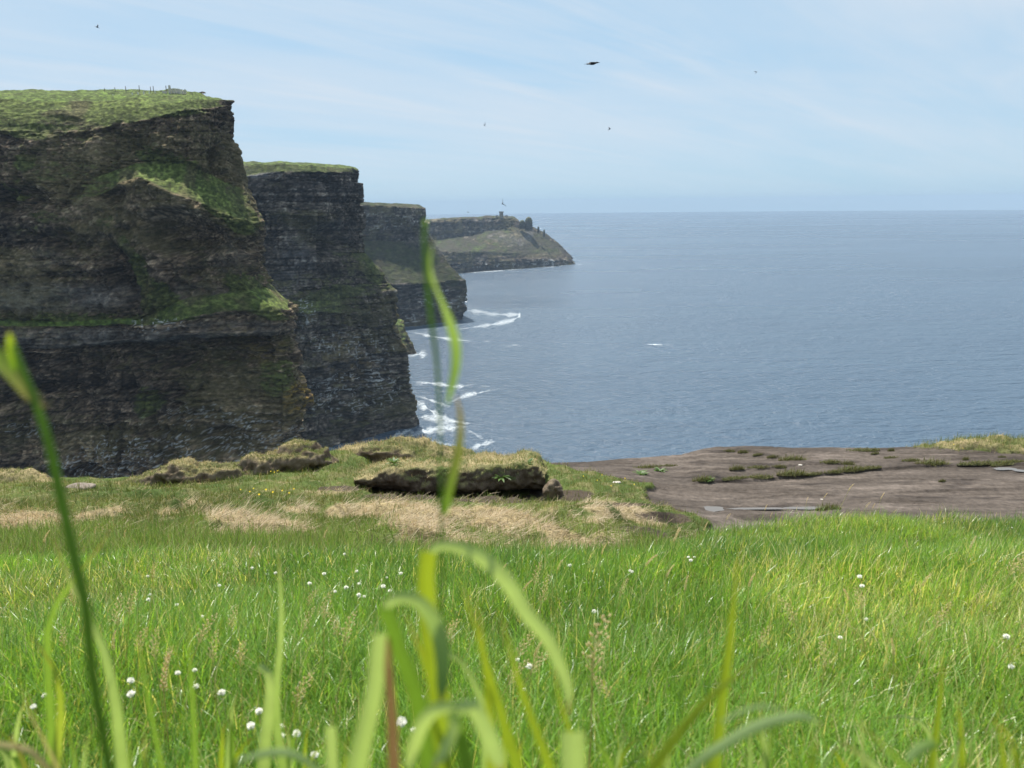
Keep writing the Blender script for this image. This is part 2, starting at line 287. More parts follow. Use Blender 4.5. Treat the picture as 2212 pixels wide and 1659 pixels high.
cliff('headland', S, 460, 640, .5, seed=11, smooth_u=3, dark=.78, haze_tint=(.88, 1.0, 1.2), drab=.2, flute=2.4, dents=((700,520,46,36,0,13),(590,500,30,50,0,6),(700,880,50,60,0,6),(620,700,40,60,0,6)),
      veg=((640,358,170,8,0,1.0),(545,372,50,10,0,.3),(725,634,70,18,-8,.8),(700,636,40,10,0,.9),(800,590,40,18,40,.7),(640,370,60,8,0,.4),(730,720,90,40,0,.25)),
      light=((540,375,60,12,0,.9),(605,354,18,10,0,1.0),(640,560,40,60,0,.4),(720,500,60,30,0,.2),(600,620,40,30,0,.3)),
      guano=((760,850,110,50,-8,.7),(740,740,90,30,0,.45),(640,680,60,40,0,.4),(800,760,60,60,0,.35)),
      lichen=((760,780,80,60,0,.25),(870,700,20,60,0,.35)), label='second dark sea cliff headland along the coast, with foam at its foot')
# --- foot of rock between second and third headland
yb = sea_at(899, 765)[1]
S = [[at(840, r, yb + l) for r, l in ((688,30),(700,20),(730,8))] + [sea_at(840, 778, -.5)], [at(866, r, yb + l) for r, l in ((690,24),(700,14),(730,6))] + [sea_at(868, 770, -.5)],
     [at(p, r, yb + l) for p, r, l in ((872,694,18),(876,712,10),(889,742,3))] + [sea_at(900, 765, -.5)]]
S += behind(S[-1], [(-8, 25, 0)])
cliff('rock_spur', S, 60, 110, .9, seed=17, smooth_u=2, dark=.8, amp=.6, label='small dark spur of rock standing in the foam between two headlands')
# --- third headland
ln = (150, 76, 74, 70, 50, 27, 8, 3); lnn = (110, 40, 39, 36, 25, 12, 3, 1)
bb = [(700, 722), (780, 716), (850, 709), (905, 702)]; Y3 = [sea_at(*p)[1] for p in bb]; yn = sea_at(1004, 690)[1]
S = [stat(p, r, y, ln, b[1]) for p, r, y, b in zip((700, 780, 850), ((436,440,466,520,541,572,601,650), (436,441,466,520,541,575,603,650), (439,445,468,520,551,587,612,650)), Y3, bb)]
S.append(stat(0, (440,446,466,518,556,592,610,655), Y3[3], [.7*a+.3*b for a, b in zip(ln, lnn)], 702, (872,880,884,886,893,905,915,920,922)))
S.append(stat(0, (442,449,465,495,535,575,605,650), yn, lnn, 690, (903,914,916,918,945,975,1003,1006,1004)))
S += behind(S[-1], [(-20, 60, 0), (-90, 160, 0)])
cliff('headland', S, 300, 330, 1.1, seed=23, smooth_u=3, mat=M['farcliff'], dark=.70, veg_shade=.62, haze_tint=(.85, 1.0, 1.25), flute=3.5, drab=.5, vegth=.68,
      veg=((830,437,90,5,0,1.0),(850,560,90,36,12,.85),(950,590,50,22,35,1.0),(900,600,60,22,20,.8),(930,560,30,20,50,.8)),
      light=((905,445,14,4,0,1),(940,545,14,22,0,.5)), guano=((960,650,60,26,0,.6),(880,690,50,14,0,.4),(840,480,70,20,0,.25)), label='third sea cliff headland with a green slope halfway down')
# --- far headland with the tower
def st4(pxs, rows, yb, lean): return [at(p, r, yb + l) for p, r, l in zip(pxs, rows, lean)] 
S = []
for px, rows, lean, br in ((840,(480,483,522,546,570),(260,150,130,25,8),603),(920,(474,477,520,544,568),(260,150,130,25,8),597),(960,(471,474,516,543,567),(260,150,130,25,8),593),(1000,(469,472,510,543,567),(260,150,130,25,8),590),
                           (1035,(468,471,505,544,566),(260,150,130,25,8),587),(1048,(466,469,500,544,566),(260,150,128,25,8),586),(1080,(466,470,497,545,564),(250,145,128,24,8),584),(1108,(467,471,491,547,563),(240,140,125,22,8),582),
                           (1117,(472,475,492,548,562),(220,135,120,22,8),581.5),(1122,(484,487,495,548,562),(190,125,115,22,8),581)):
    c = sea_at(px, br); S.append([at(px, r, c[1] + l) for r, l in zip(rows, lean)] + [np.array([c[0], c[1], -.5])])
for pxs, rows, lean, bp, br in (((1150,1151,1152,1155,1158),(489,492,500,548,562),(170,120,105,22,6),1160,578),((1178,1180,1182,1190,1196),(503,506,518,550,562),(120,90,75,16,5),1198,575.5),
                                ((1206,1209,1211,1218,1221),(525,528,536,554,563),(70,55,45,12,4),1222,573),((1230,1233,1236,1239,1241),(549,553,558,564,567),(30,24,18,6,2),1242,570.5)):
    c = sea_at(bp, br); S.append([at(p, r, c[1] + l) for p, r, l in zip(pxs, rows, lean)] + [np.array([c[0], c[1], -.5])])
S += behind(S[-1], [(-20, 90, 0), (-80, 300, 0)])
cliff('headland', S, 420, 190, 2.4, seed=31, smooth_u=2, mat=M['farcliff'], dark=.68, veg_shade=.8, haze_tint=(.9, 1.0, 1.15), amp=1.6, flute=4.0, drab=.85, vegth=.80,
      veg=((1010,470,110,4,0,1.0),(960,530,60,14,5,.55),(1000,535,60,14,5,.6),(1180,525,40,16,35,.7),(1110,540,90,14,0,.5),(1060,490,40,6,0,.4)),
      light=((1100,520,60,18,20,.9),(1140,510,30,14,30,1.0),(1040,495,3,22,-10,.9),(1040,475,40,4,0,.4)), guano=((1180,568,60,8,0,.7),(1060,572,80,6,0,.5),(1020,575,20,6,0,.4)), label='far low headland that carries the square tower and slopes down to the sea')
# sea stacks on the far slope
def stack(px, row_t, row_b, wpx, Y, seed, label):
    b = at(px, row_b, Y); t = at(px, row_t, Y); h = t[2] - b[2]; w = wpx / FP * Y / 2; n, m = 28, 22
    th = np.linspace(0, 2 * PI, n, endpoint=False); v = np.linspace(0, 1, m)
    T, V = np.meshgrid(th, v, indexing='ij'); r = w * (1.05 - .12 * V) * np.sqrt(np.clip(1 - np.clip((V - .55) / .45, 0, 1) ** 2.2, 0, 1))
    r = r * (1 + .18 * fbm(np.cos(T) * 1.6, np.sin(T) * 1.6, V * 3, 3, seed) + .07 * np.sign(np.sin(V * 37)))
    P = np.stack([r * np.cos(T), r * np.sin(T), V * (h + 6) - 6], -1)
    i = np.arange(n * m).reshape(n, m); j = np.roll(i, -1, 0); F = np.stack([i[:, :-1], j[:, :-1], j[:, 1:], i[:, 1:]], -1).reshape(-1, 4)
    C = mixc((.06, .058, .05), (.12, .12, .06), ss(.4, .9, V + .3 * fbm(np.cos(T) * 3, np.sin(T) * 3, V * 5, 3, seed))); me = mesh_data('sea_stack', P.reshape(-1, 3), F, M['farcliff'], C.reshape(-1, 3))
    tag(obj('sea_stack', me, loc=b), label, 'rock stack', 'rock stacks on the far headland')
Yf = sea_at(1122, 581)[1] + 110
stack(1142, 468, 492, 16, Yf, 1, 'tallest rounded rock stack on the shoulder of the far headland')
stack(1128.5, 475, 488, 13, Yf, 2, 'low rounded rock between the far plateau and the tall stack')
stack(1163, 489, 496, 4.5, Yf - 10, 3, 'small rock pinnacle just seaward of the tall stack')
stack(1175.5, 495, 505, 4, Yf - 20, 4, 'lowest small rock pinnacle on the far slope')
# tower
b = at(1083, 468, sea_at(1080, 584)[1] + 150); wd = 8.6 / FP * b[1]; ht = 10.3 / FP * b[1] * 1.04
tw = obj('watch_tower', None, loc=b); tag(tw, 'square ruined stone tower on the plateau of the far headland', 'tower')
def ring(rz, w0, w1, z0, z1, hole=.78):
    V = []; 
    for z, w in ((z0, w0), (z1, w1)):
        for k in (1.0, hole):
            for x, y in ((-1, -1), (1, -1), (1, 1), (-1, 1)): V.append((x * w * k / 2, y * w * k / 2, z))
    V = np.array(V); q = []
    for a in range(4):
        c = (a + 1) % 4; q += [[a, c, 8 + c, 8 + a], [4 + c, 4 + a, 12 + a, 12 + c], [8 + a, 8 + c, 12 + c, 12 + a], [a, 4 + a, 4 + c, c]]
    V = np.stack([V[:, 0] * math.cos(rz) - V[:, 1] * math.sin(rz), V[:, 0] * math.sin(rz) + V[:, 1] * math.cos(rz), V[:, 2]], 1); return V, np.array(q)
rz = .5; k = 1 / (math.cos(rz) + math.sin(rz))
M['tower'] = surf('tower_stone', fixed=(.22, .20, .17), nscale=.6, nstr=.4, bump=.6, bdist=.3)
obj('wall', mesh_data('tower_wall', *ring(rz, wd * k * 1.0, wd * k * .95, -3, ht * .74), M['tower'], smooth=False), tw)
obj('parapet', mesh_data('tower_parapet', *ring(rz, wd * k * 1.12, wd * k * 1.22, ht * .742, ht), M['tower'], smooth=False), tw)
wv, wf = box((0, 0, 0), (1.3, .5, 2.4)); d = wd * k * .485
obj('window', mesh_data('tower_window', wv @ np.array([[math.cos(rz), math.sin(rz), 0], [-math.sin(rz), math.cos(rz), 0], [0, 0, 1]]) + np.array([math.sin(rz) * d, -math.cos(rz) * d, ht * .55]), wf, surf('window_gap', fixed=(.02, .02, .02)), smooth=False), tw)
# low ruined walls by the tower
for px, w, h, lb in ((1073, 5, 1.6, 'low ruined wall stub on the landward side of the tower'), (1094, 6, 1.3, 'low ruined wall stub on the seaward side of the tower')):
    q = at(px, 467.2, b[1] - 4); V, F = box((0, 0, .4), (w, 1.5, h + 1.6), .3, .94, .3)
    tag(obj('ruined_wall', mesh_data('ruined_wall', V, F, M['tower'], smooth=False), loc=q), lb, 'wall')

# ------------------------------------------------------------------ things on the near headland
def on_head(px, row, Y): return at(px, row, Y)
pv, pf = tube([(0, 0, -.6), (0.01, 0, .5), (.02, .01, 1.25)], [.09, .085, .075], 7)
top = np.array([[.02, .01, 1.27]]); n0 = len(pv); cap = np.array([[n0 - 7 + a, n0 - 7 + (a + 1) % 7, n0] for a in range(7)]); 
post_me = mesh_data('fence_post', np.r_[pv, top], [pf, cap], M['wood'])
for px, rt, rb, lb in ((226,191,196,'short dark fence post at the left end of the skyline fence'),(249,189.6,196.5,'dark fence post second from the left on the cliff top'),(272,187,195,'dark fence post on the cliff top, third from the left'),(301,185.5,194.5,'tall dark fence post at the middle of the skyline fence'),
                       (325.5,188,195,'thin leaning fence post beside another post'),(331.6,187,195,'upright fence post just right of the leaning one'),(359,186,195.5,'dark fence post standing next to the stone slabs')):
    Y = 272; p = on_head(px, rb, Y); h = (rb - rt) / FP * Y
    o = obj('fence_post', post_me, loc=p); o.scale = (1.35, 1.35, h / 1.25); o.rotation_euler = (0, -.12 if px == 325.5 else .02, px)
    tag(o, lb, 'fence post', 'fence posts on the cliff top skyline')
for i, (px, row) in enumerate(((231.7,211.5),(245,210.5),(258.5,209.5),(286.4,206),(298.6,204.5),(311,203.5),(323,203),(335.5,202))):
    p = on_head(px, row + 1.2, 246 + i * 1.2); V, F = box((0, 0, .2), (.34, .3, 1.5), .3 * i, .85, .05)
    tag(obj('marker_post', mesh_data('marker_post', V, F, M['paint'], smooth=False), loc=p), 'pale marker post in the cliff top field, %s from the left' % ('first','second','third','fourth','fifth','sixth','seventh','eighth')[i], 'post', 'pale posts across the cliff top field')
for px, rt, rb, wpx, lb in ((367.5,187,202,6,'tallest upright flagstone of the cliff top wall'),(374,195,202,5,'squat flagstone beside the tallest one'),(380,193.5,202,4,'narrow flagstone with a pointed top'),(385.5,194,202,5,'broad grey flagstone in the middle of the wall'),
                            (389.5,195,202,3,'thin grey flagstone between two broad ones'),(395,197,202,5,'low sloping flagstone near the wall end'),(400.5,194.5,201,3,'last small flagstone before the cliff top bushes'),(355.5,197.5,201,8,'flat pale slab lying left of the flagstone wall')):
    Y = 246; p = on_head(px, rb + 1.5, Y); h = (rb + 2 - rt) / FP * Y; V, F = box((0, 0, h / 2), (wpx / FP * Y, .35, h), rng.uniform(-.3, .3), rng.uniform(.7, .95), .15)
    tag(obj('flagstone', mesh_data('flagstone', V, F, M['stone'], smooth=False), loc=p), lb, 'stone slab', 'upright flagstones on the cliff edge')
# ------------------------------------------------------------------ sea and foam
def sea_material():
    m, nt, N, L = new_mat('sea_water'); out = node(nt, 'ShaderNodeOutputMaterial'); b = node(nt, 'ShaderNodeBsdfPrincipled', Roughness=.22)
    b.inputs['IOR'].default_value = 1.33; b.inputs['Specular IOR Level'].default_value = .5
    tc = node(nt, 'ShaderNodeTexCoord')
    def nz(sc, stretch, detail, rot=.25):
        mp = node(nt, 'ShaderNodeMapping'); mp.inputs['Scale'].default_value = (1 / stretch, 1, 1); mp.inputs['Rotation'].default_value = (0, 0, rot)
        L.new(tc.outputs['Object'], mp.inputs['Vector']); n = node(nt, 'ShaderNodeTexNoise', Scale=sc, Detail=detail, Roughness=.6); L.new(mp.outputs[0], n.inputs['Vector']); return n.outputs[0]
    a, c, d = nz(.055, 3.0, 5.0), nz(.22, 2.4, 5.0, -.1), nz(.011, 3.5, 3.0, .1)
    b1 = node(nt, 'ShaderNodeBump', Strength=1.0, Distance=SEA_B1); L.new(a, b1.inputs['Height'])
    b2_ = node(nt, 'ShaderNodeBump', Strength=1.0, Distance=SEA_B2); L.new(c, b2_.inputs['Height']); L.new(b1.outputs[0], b2_.inputs['Normal'])
    L.new(b2_.outputs[0], b.inputs['Normal'])
    big = nz(.0022, 5.0, 4.0, .02)
    mr = node(nt, 'ShaderNodeMapRange'); mr.inputs['From Min'].default_value = .35; mr.inputs['From Max'].default_value = .65; mr.inputs['To Min'].default_value = .17; mr.inputs['To Max'].default_value = .34; L.new(big, mr.inputs['Value']); L.new(mr.outputs[0], b.inputs['Roughness'])
    mc = node(nt, 'ShaderNodeMix', data_type='RGBA'); L.new(d, mc.inputs[0]); mc.inputs[6].default_value = (*SEA_A, 1); mc.inputs[7].default_value = (*SEA_C, 1)
    L.new(mc.outputs[2], b.inputs['Base Color']); L.new(b.outputs[0], out.inputs[0]); return m
SEA_B1, SEA_B2, SEA_A, SEA_C = 5.0, 4.0, (.052, .084, .126), (.066, .106, .150)
rr = np.r_[0, np.geomspace(60, 10000, 60)]; th = np.linspace(0, 2 * PI, 97)
RR, TT = np.meshgrid(rr, th, indexing='ij')
V = np.stack([RR * np.sin(TT), RR * np.cos(TT), 0 * RR], -1); M['sea'] = sea_material()
tag(obj('sea', mesh_data('sea', V.reshape(-1, 3), gridF(len(rr), len(th))[:, ::-1], M['sea'])), None, None, None, 'structure')
def foam_mat():
    m, nt, N, L = new_mat('foam'); out = node(nt, 'ShaderNodeOutputMaterial'); b = node(nt, 'ShaderNodeBsdfPrincipled', Roughness=.8); b.inputs['Base Color'].default_value = (.74, .80, .83, 1)
    tc = node(nt, 'ShaderNodeTexCoord'); n = node(nt, 'ShaderNodeTexNoise', Scale=.2, Detail=10.0, Roughness=.78, Distortion=1.2); L.new(tc.outputs['Object'], n.inputs['Vector'])
    a = node(nt, 'ShaderNodeAttribute', attribute_name='amt'); ad = node(nt, 'ShaderNodeMath', operation='ADD'); L.new(n.outputs[0], ad.inputs[0]); L.new(a.outputs['Fac'], ad.inputs[1])
    mr = node(nt, 'ShaderNodeMapRange'); mr.inputs['From Min'].default_value = .96; mr.inputs['From Max'].default_value = 1.52; L.new(ad.outputs[0], mr.inputs['Value'])
    t = node(nt, 'ShaderNodeBsdfTransparent'); mx = node(nt, 'ShaderNodeMixShader'); L.new(mr.outputs[0], mx.inputs[0]); L.new(t.outputs[0], mx.inputs[1]); L.new(b.outputs[0], mx.inputs[2]); L.new(mx.outputs[0], out.inputs[0]); return m
parts = []; amts = []; nF = 0
FO = [(((1003,671),(1035,673),(1065,677)),7,.62),(((1012,680),(1060,679),(1100,680),(1124,681),(1110,690),(1089,696),(1050,703),(1015,708),(975,714)),7,.66),(((872,706),(900,702),(930,697),(985,694),(1008,692)),6,.62),
      (((888,718),(910,722),(935,727),(970,732),(1025,738)),8,.68),(((878,768),(900,766),(928,763)),14,.66),(((884,831),(912,827),(942,829),(986,835),(1033,830)),7,.68),(((1038,834),(1060,835)),5,.6),
      (((960,874),(975,868),(1005,855),(1035,849),(1065,842)),8,.66),(((892,854),(922,862),(950,872),(975,880)),8,.62),(((893,868),(925,884),(950,905),(955,925)),16,.68),(((896,900),(940,905),(990,912),(1020,918)),13,.68),
      (((901,923),(880,932),(850,948),(820,962),(790,975)),13,.74),(((865,945),(910,935),(960,925),(1010,922)),26,.68),(((1000,925),(1030,940),(1050,955)),12,.58),(((1009,974),(1035,963),(1073,952)),10,.64),(((850,955),(920,955),(1000,965)),20,.62),
      (((700,968),(720,972),(745,976),(770,985)),14,.66),(((1003,590),(1050,586.5),(1096,583),(1144,580.5)),3.0,.66),(((1060,582.5),(1090,580.5),(1110,581)),4.5,.72),(((1135,580),(1160,578),(1200,575),(1242,571)),3.0,.62),(((1255,570.5),(1300,570.5)),2.2,.56),(((1242,571),(1262,572)),2,.6),
      (((1397,744.5),(1415,745),(1432,745.5)),2.2,.9),(((1432,745.5),(1455,746)),2.5,.55),(((1090,750),(1108,747),(1125,744)),6,.56),(((930,700),(960,704),(1000,701)),5,.58),(((1040,738),(1060,739)),3,.54),(((905,812),(925,815)),3,.5)]
for pts, wpx, a in FO:
    n = max(12, int(sum(np.hypot(q[0] - p[0], q[1] - p[1]) for p, q in zip(pts, pts[1:])) / 2.2)); P = catmull(np.array([[p[0], p[1], 0] for p in pts], float), n)
    m = 9; cr = np.linspace(-1, 1, m); ww = 2.3 * wpx * (.65 + .8 * fbm(np.arange(n) / 5., pts[0][0], 0, 2, 5)) * np.sin(np.clip(np.linspace(.06, PI - .06, n), 0, PI)) ** .35
    G = np.array([[sea_at(P[i, 0], P[i, 1] + c * ww[i] / 2, .22) for c in cr] for i in range(n)])
    am = a * (.4 + .6 * (1 - np.abs(cr) ** 2)[None, :]) * np.sin(np.linspace(.15, PI - .15, n))[:, None] ** .25
    parts.append((G.reshape(-1, 3), gridF(n, m))); amts.append(am.ravel())
V, F = join(parts); V[:, 2] += rng.random(len(V)) * .03 + np.repeat(np.arange(len(amts)) * .012, [len(a) for a in amts])
tag(obj('surf_foam', mesh_data('surf_foam', V, F, foam_mat(), uv=np.concatenate(amts))), 'white surf foam washing round the feet of the headlands', None, None, 'stuff')
# ------------------------------------------------------------------ near ground
NEAR = [(-3.0, -.50), (.2, -.50), (.5, -.58), (.8, -.80), (1.1, -.99), (2.0, -1.27), (3.0, -1.57)]
FARC = {  # column px: [(Y, row of the bare ground)]
 -900: [(4, 1235), (5.2, 1205), (7, 1170), (11, 1125), (16, 1080), (19, 1052), (21, 1040), (23, 1038)],
 0:    [(4, 1235), (5.2, 1205), (7, 1170), (11, 1125), (16, 1080), (19, 1055), (21, 1043), (22, 1040)],
 350:  [(4, 1238), (5.2, 1207), (7, 1172), (11, 1125), (16, 1082), (19, 1058), (21, 1048), (22, 1043)],
 600:  [(4, 1240), (5.2, 1210), (7, 1175), (11, 1125), (16, 1080), (19, 1045), (21, 1025), (22.5, 1012)],
 720:  [(4, 1242), (5.2, 1212), (7, 1178), (11, 1125), (16, 1085), (19, 1050), (21, 1015), (24, 978)],
 830:  [(4, 1252), (5.2, 1226), (7, 1193), (11, 1130), (16, 1098), (19, 1080), (21, 1050), (24.5, 992)],
 960:  [(4, 1262), (5.2, 1236), (7, 1204), (11, 1135), (16, 1102), (19.3, 1085), (21.5, 1050), (24.5, 995)],
 1150: [(4, 1264), (5.2, 1240), (7, 1212), (11, 1138), (16, 1104), (19, 1086), (21, 1050), (24.5, 998)],
 1300: [(4, 1248), (5.2, 1228), (7, 1212), (11, 1140), (16, 1108), (19, 1084), (21, 1045), (25, 989)],
 1480: [(4, 1212), (5.0, 1182), (7, 1260), (11, 1190), (14, 1190), (17, 1142), (20, 1085), (25.5, 981)],
 1560: [(4, 1200), (5.0, 1160), (7, 1290), (11, 1300), (14, 1221), (17, 1157), (20, 1088), (26.2, 968)],
 1750: [(4, 1188), (5.0, 1136), (7, 1350), (11, 1330), (14, 1229), (17, 1157), (20, 1090), (26, 970)],
 1900: [(4, 1180), (5.0, 1122), (7, 1350), (11, 1330), (14, 1229), (17, 1157), (20, 1088), (26, 971)],
 2212: [(4, 1188), (5.0, 1140), (7, 1350), (11, 1330), (14, 1226), (17, 1154), (20, 1086), (26, 966)],
 3100: [(4, 1190), (5.0, 1155), (7, 1340), (11, 1320), (14, 1216), (17, 1144), (20, 1076), (26, 958)]}
cpx = sorted(FARC); YK = np.array([-3, .2, .5, .8, 1.1, 1.5, 2, 2.5, 3, 4, 5, 5.6, 6.3, 7, 8, 9.5, 11, 12.5, 14, 15.5, 17, 18.5, 20, 21.5, 23, 25, 28.0])
UK, TAB, YED = [], [], []
for px in cpx:
    ys = [a for a, b in NEAR]; zs = [b for a, b in NEAR]
    for Y, row in FARC[px]: ys.append(Y); zs.append(at(px, row, Y)[2] - EYE)
    TAB.append(np.interp(YK, ys, zs)); UK.append(at(px, 1050, 10)[0] / 10); YED.append(FARC[px][-1][0])
TAB = np.array(TAB); UK = np.array(UK); YED = np.array(YED, float)
def edgeY(u): return np.interp(u, UK, YED)
CREST = 5.0
PUD = [(1534, 1101, 30, 5.5), (1640, 1100, 60, 2.2), (1745, 1099, 50, 3), (2170, 1014, 24, 3), (2203, 1018, 14, 2.5)]
def H0(x, y):
    x = np.asarray(x, float); y = np.asarray(y, float); u = x / np.maximum(y, 2.5)
    iu = np.clip(np.searchsorted(UK, u) - 1, 0, len(UK) - 2); fu = np.clip((u - UK[iu]) / (UK[iu + 1] - UK[iu]), 0, 1); fu = fu * fu * (3 - 2 * fu)
    def zy(k):
        yy = np.clip(y, YK[0], YK[-1] - 1e-3); j = np.clip(np.searchsorted(YK, yy, side='right') - 1, 0, len(YK) - 2); f = (yy - YK[j]) / (YK[j + 1] - YK[j])
        f = f * .5 + (f * f * (3 - 2 * f)) * .5
        return TAB[k, j] * (1 - f) + TAB[k, j + 1] * f
    return zy(iu) * (1 - fu) + zy(iu + 1) * fu + EYE
def slabmask(x, y):
    P = np.stack(np.broadcast_arrays(x, y, H0(x, y)), -1); px, row = proj(P)
    w = 16 * fbm(np.asarray(x) * 1.2, np.asarray(y) * 1.2, 0, 4, 77)
    # boundary of the bare rock against the turf, by rows
    lim = np.interp(row, [960, 985, 1004, 1020, 1045, 1060, 1090, 1110, 1130, 1160, 1300], [1162, 1168, 1192, 1285, 1405, 1400, 1405, 1500, 1530, 1560, 1500])
    m = ss(-6, 6, px - lim + w * 1.6) * ss(6.0, 8.5, np.asarray(y) + 0 * px)
    return m
# region amounts in the photo's layout, fixed to the ground
DRY = [(60,1128,110,22,0,1),(-80,1120,120,30,0,1),(215,1112,60,14,-10,1),(385,1098,60,12,-18,1),(480,1112,80,18,5,.9),(560,1128,120,20,8,1),(640,1100,60,10,5,.8),(760,1100,70,18,-10,.9),(870,1105,110,22,0,1),(880,1130,110,22,8,.9),
       (1010,1112,60,16,10,.9),(1090,1118,90,20,15,1),(1170,1140,120,14,18,1),(1240,1165,80,8,14,.8),(1340,1105,110,20,6,1),(1400,1120,60,16,10,1),(1280,1115,60,16,0,.7),(840,1172,60,6,0,.7),(900,1150,60,8,10,.6),(1160,1182,90,6,10,.6),(1010,1160,90,8,15,.7),(830,1085,60,8,0,.8),(1000,1178,150,16,6,.9),(1250,1185,130,14,8,.9),(880,1192,110,9,0,.8),(540,1152,130,9,0,.8),(1130,1155,160,14,10,.8),(1130,1200,60,5,0,.4),(720,1062,60,8,0,.4)]
PEATB = [(1390,1150,70,12,8,1),(1440,1118,70,14,6,.9),(1240,1070,50,14,0,1),(1330,1066,60,8,0,.5),(740,1055,70,7,0,.6),(1345,1090,80,5,0,.8),(880,1072,120,10,0,.9),(1080,1078,120,10,0,.9),(1500,1095,60,14,0,.8),(1180,1062,40,14,0,.8)]
def thatch(x, y, z):
    px, row = proj(np.stack([x, y, z], -1)); b = blobs(px, row, DRY); return b * ss(5, 6.5, y) * (.10 + .16 * fbm(x * 1.5, y * 1.0, 0, 3, 171) + .13 * (1 - 2 * np.abs(fbm((x * .8 + y * .45) * 1.8, (y * .8 - x * .5) * .6, 0, 3, 172))))
def lumps(x, y):
    a = ss(1.5, 6, y); mid = ss(5.5, 8, y)
    n = fbm(x * .9, y * .55, 0, 4, 101); comb = 1 - np.abs(fbm((x * .8 + y * .35) * 1.5, (y * .8 - x * .35) * .5, 0, 3, 103)) * 2.2
    return (.03 + .06 * a) * fbm(x * 1.3, y * 1.3, 0, 3, 99) + mid * (.16 * n + .10 * comb) * (1 - ss(17, 19, y) * .5)
CRK = [(((1470,1044),(1520,1038),(1584,1034),(1640,1032),(1713,1026),(1801,1021),(1839,1016),(1930,1011),(2014,1003),(2120,1003),(2400,1000)),.08),(((1380,1012),(1444,1008),(1592,1015),(1683,1010),(1790,1002),(1900,992)),.06),(((1560,972),(1605,979),(1670,989),(1720,994)),.08),(((1900,1062),(2000,1056),(2212,1050),(2500,1050)),.05),(((1560,1070),(1700,1060),(1850,1064)),.04)]
def Hh(x, y):
    x, y = np.broadcast_arrays(np.asarray(x, float), np.asarray(y, float)); s = slabmask(x, y); z = H0(x, y)
    st = fbm(x * .25, y * .9, 0, 3, 111); flat = .05 * np.floor(st * 5) / 5 * 2 + .012 * fbm(x * 1.1, y * 3, 0, 4, 112)
    P = np.stack([x, y, z], -1); px, row = proj(P)
    for ln_, hs in CRK: flat = flat + hs * (ss(0, 2.2, np.interp(px, [a for a, b in ln_], [b for a, b in ln_]) + 1.6 * fbm(px / 23, row / 50, 0, 4, 181) - row) - .5) * ss(ln_[0][0], ln_[0][0] + 60, px) * (1 - ss(ln_[-1][0] - 60, ln_[-1][0], px)) * ss(9, 12, y)
    dep = blobs(px, row, [(a, b, c, d * 1.7, 0, .03) for a, b, c, d in PUD])
    near = blobs(px, row, [(a, b, c * 2, d * 4, 0, 1) for a, b, c, d in PUD])
    return z + (lumps(x, y) + thatch(x, y, z)) * (1 - s) + s * (flat * (1 - near) - dep - .06)
def ground_cols(x, y, z):
    P = np.stack([x, y, z], -1); px, row = proj(P); s = slabmask(x, y)
    n = fbm(x * 1.1, y * .8, 0, 5, 120); n2 = fbm(x * .35, y * .35, 0, 3, 121); nf = fbm(x * 4, y * 2.5, 0, 4, 122)
    lush = 1 - ss(4.2, 6.0, y); g = mixc((.05, .075, .018), (.10, .125, .035), np.clip(.5 + n, 0, 1)); g = mixc(g, (.17, .15, .07), ss(0, .5, nf + .3 * n2) * .6)
    dry = ss(.3, .8, blobs(px, row, DRY) * ss(5, 6.5, y) * .85 + .75 * n + .35 * nf); C = mixc(g, (.34, .26, .15), dry * .75)
    pe = ss(.35, .7, blobs(px, row, PEATB) + .4 * nf + .3 * n) * ss(5, 7, y); C = mixc(C, (.060, .046, .034), pe)
    C = mixc(C, (.05, .055, .02), lush * .7)
    st = fbm(x * .35, y * 1.6, 0, 5, 130); st2 = fbm(x * .9, y * 5.5, 0, 5, 131); sc = mixc((.054, .043, .035), (.112, .091, .076), np.clip(.45 + .9 * st + .3 * st2, 0, 1)); sc = mixc(sc, (.165, .135, .115), ss(.28, .6, st2 + .35 * st) * .5)
    sc = mixc(sc, (.026, .020, .017), ss(.3, .6, fbm(x * .5, y * 2.2, 5, 4, 133) + .1 * st2) * .7)
    return C, sc, s, dry, pe
ang = np.tan(np.linspace(math.atan(-1.7), math.atan(1.55), 1150)); ang = np.sort(np.concatenate([ang]))
OY = -7.0
nv = 900; tt = np.linspace(0, 1, nv)
U = ang[:, None] + 0 * tt[None]
# u here is measured from a point behind the camera so that the strip has width beside it
def yrow(t, uu):
    q = np.geomspace(1, 1, 1)
    return None
ycum = np.concatenate([np.linspace(-2.0, .9, 25, endpoint=False), np.geomspace(.9, 8, 330, endpoint=False), np.linspace(8, 1, 1)[:1] * 0 + 8, np.linspace(8, 15, 170)[1:], ])
ycum = np.unique(ycum)
tail = np.linspace(0, 1, 330)[1:]
XY = []
xs = ang
Yg = np.empty((len(xs), len(ycum) + len(tail))); Xg = np.empty_like(Yg)
for k, y in enumerate(ycum): Yg[:, k] = y; Xg[:, k] = xs * (y - OY) * .72
xe = xs * (22 - OY) * .72; ue = xe / 22; ed = edgeY(ue) + .22 * fbm(xe * .5, 3, 0, 4, 140)
for j, t in enumerate(tail):
    y = 15 + (ed - 15) * t; Yg[:, len(ycum) + j] = y; Xg[:, len(ycum) + j] = xs * (y - OY) * .72
Zg = Hh(Xg, Yg)
C, sc, s, dry, pe = ground_cols(Xg, Yg, Zg)
Cf = mixc(C, sc, ss(.4, .6, s))
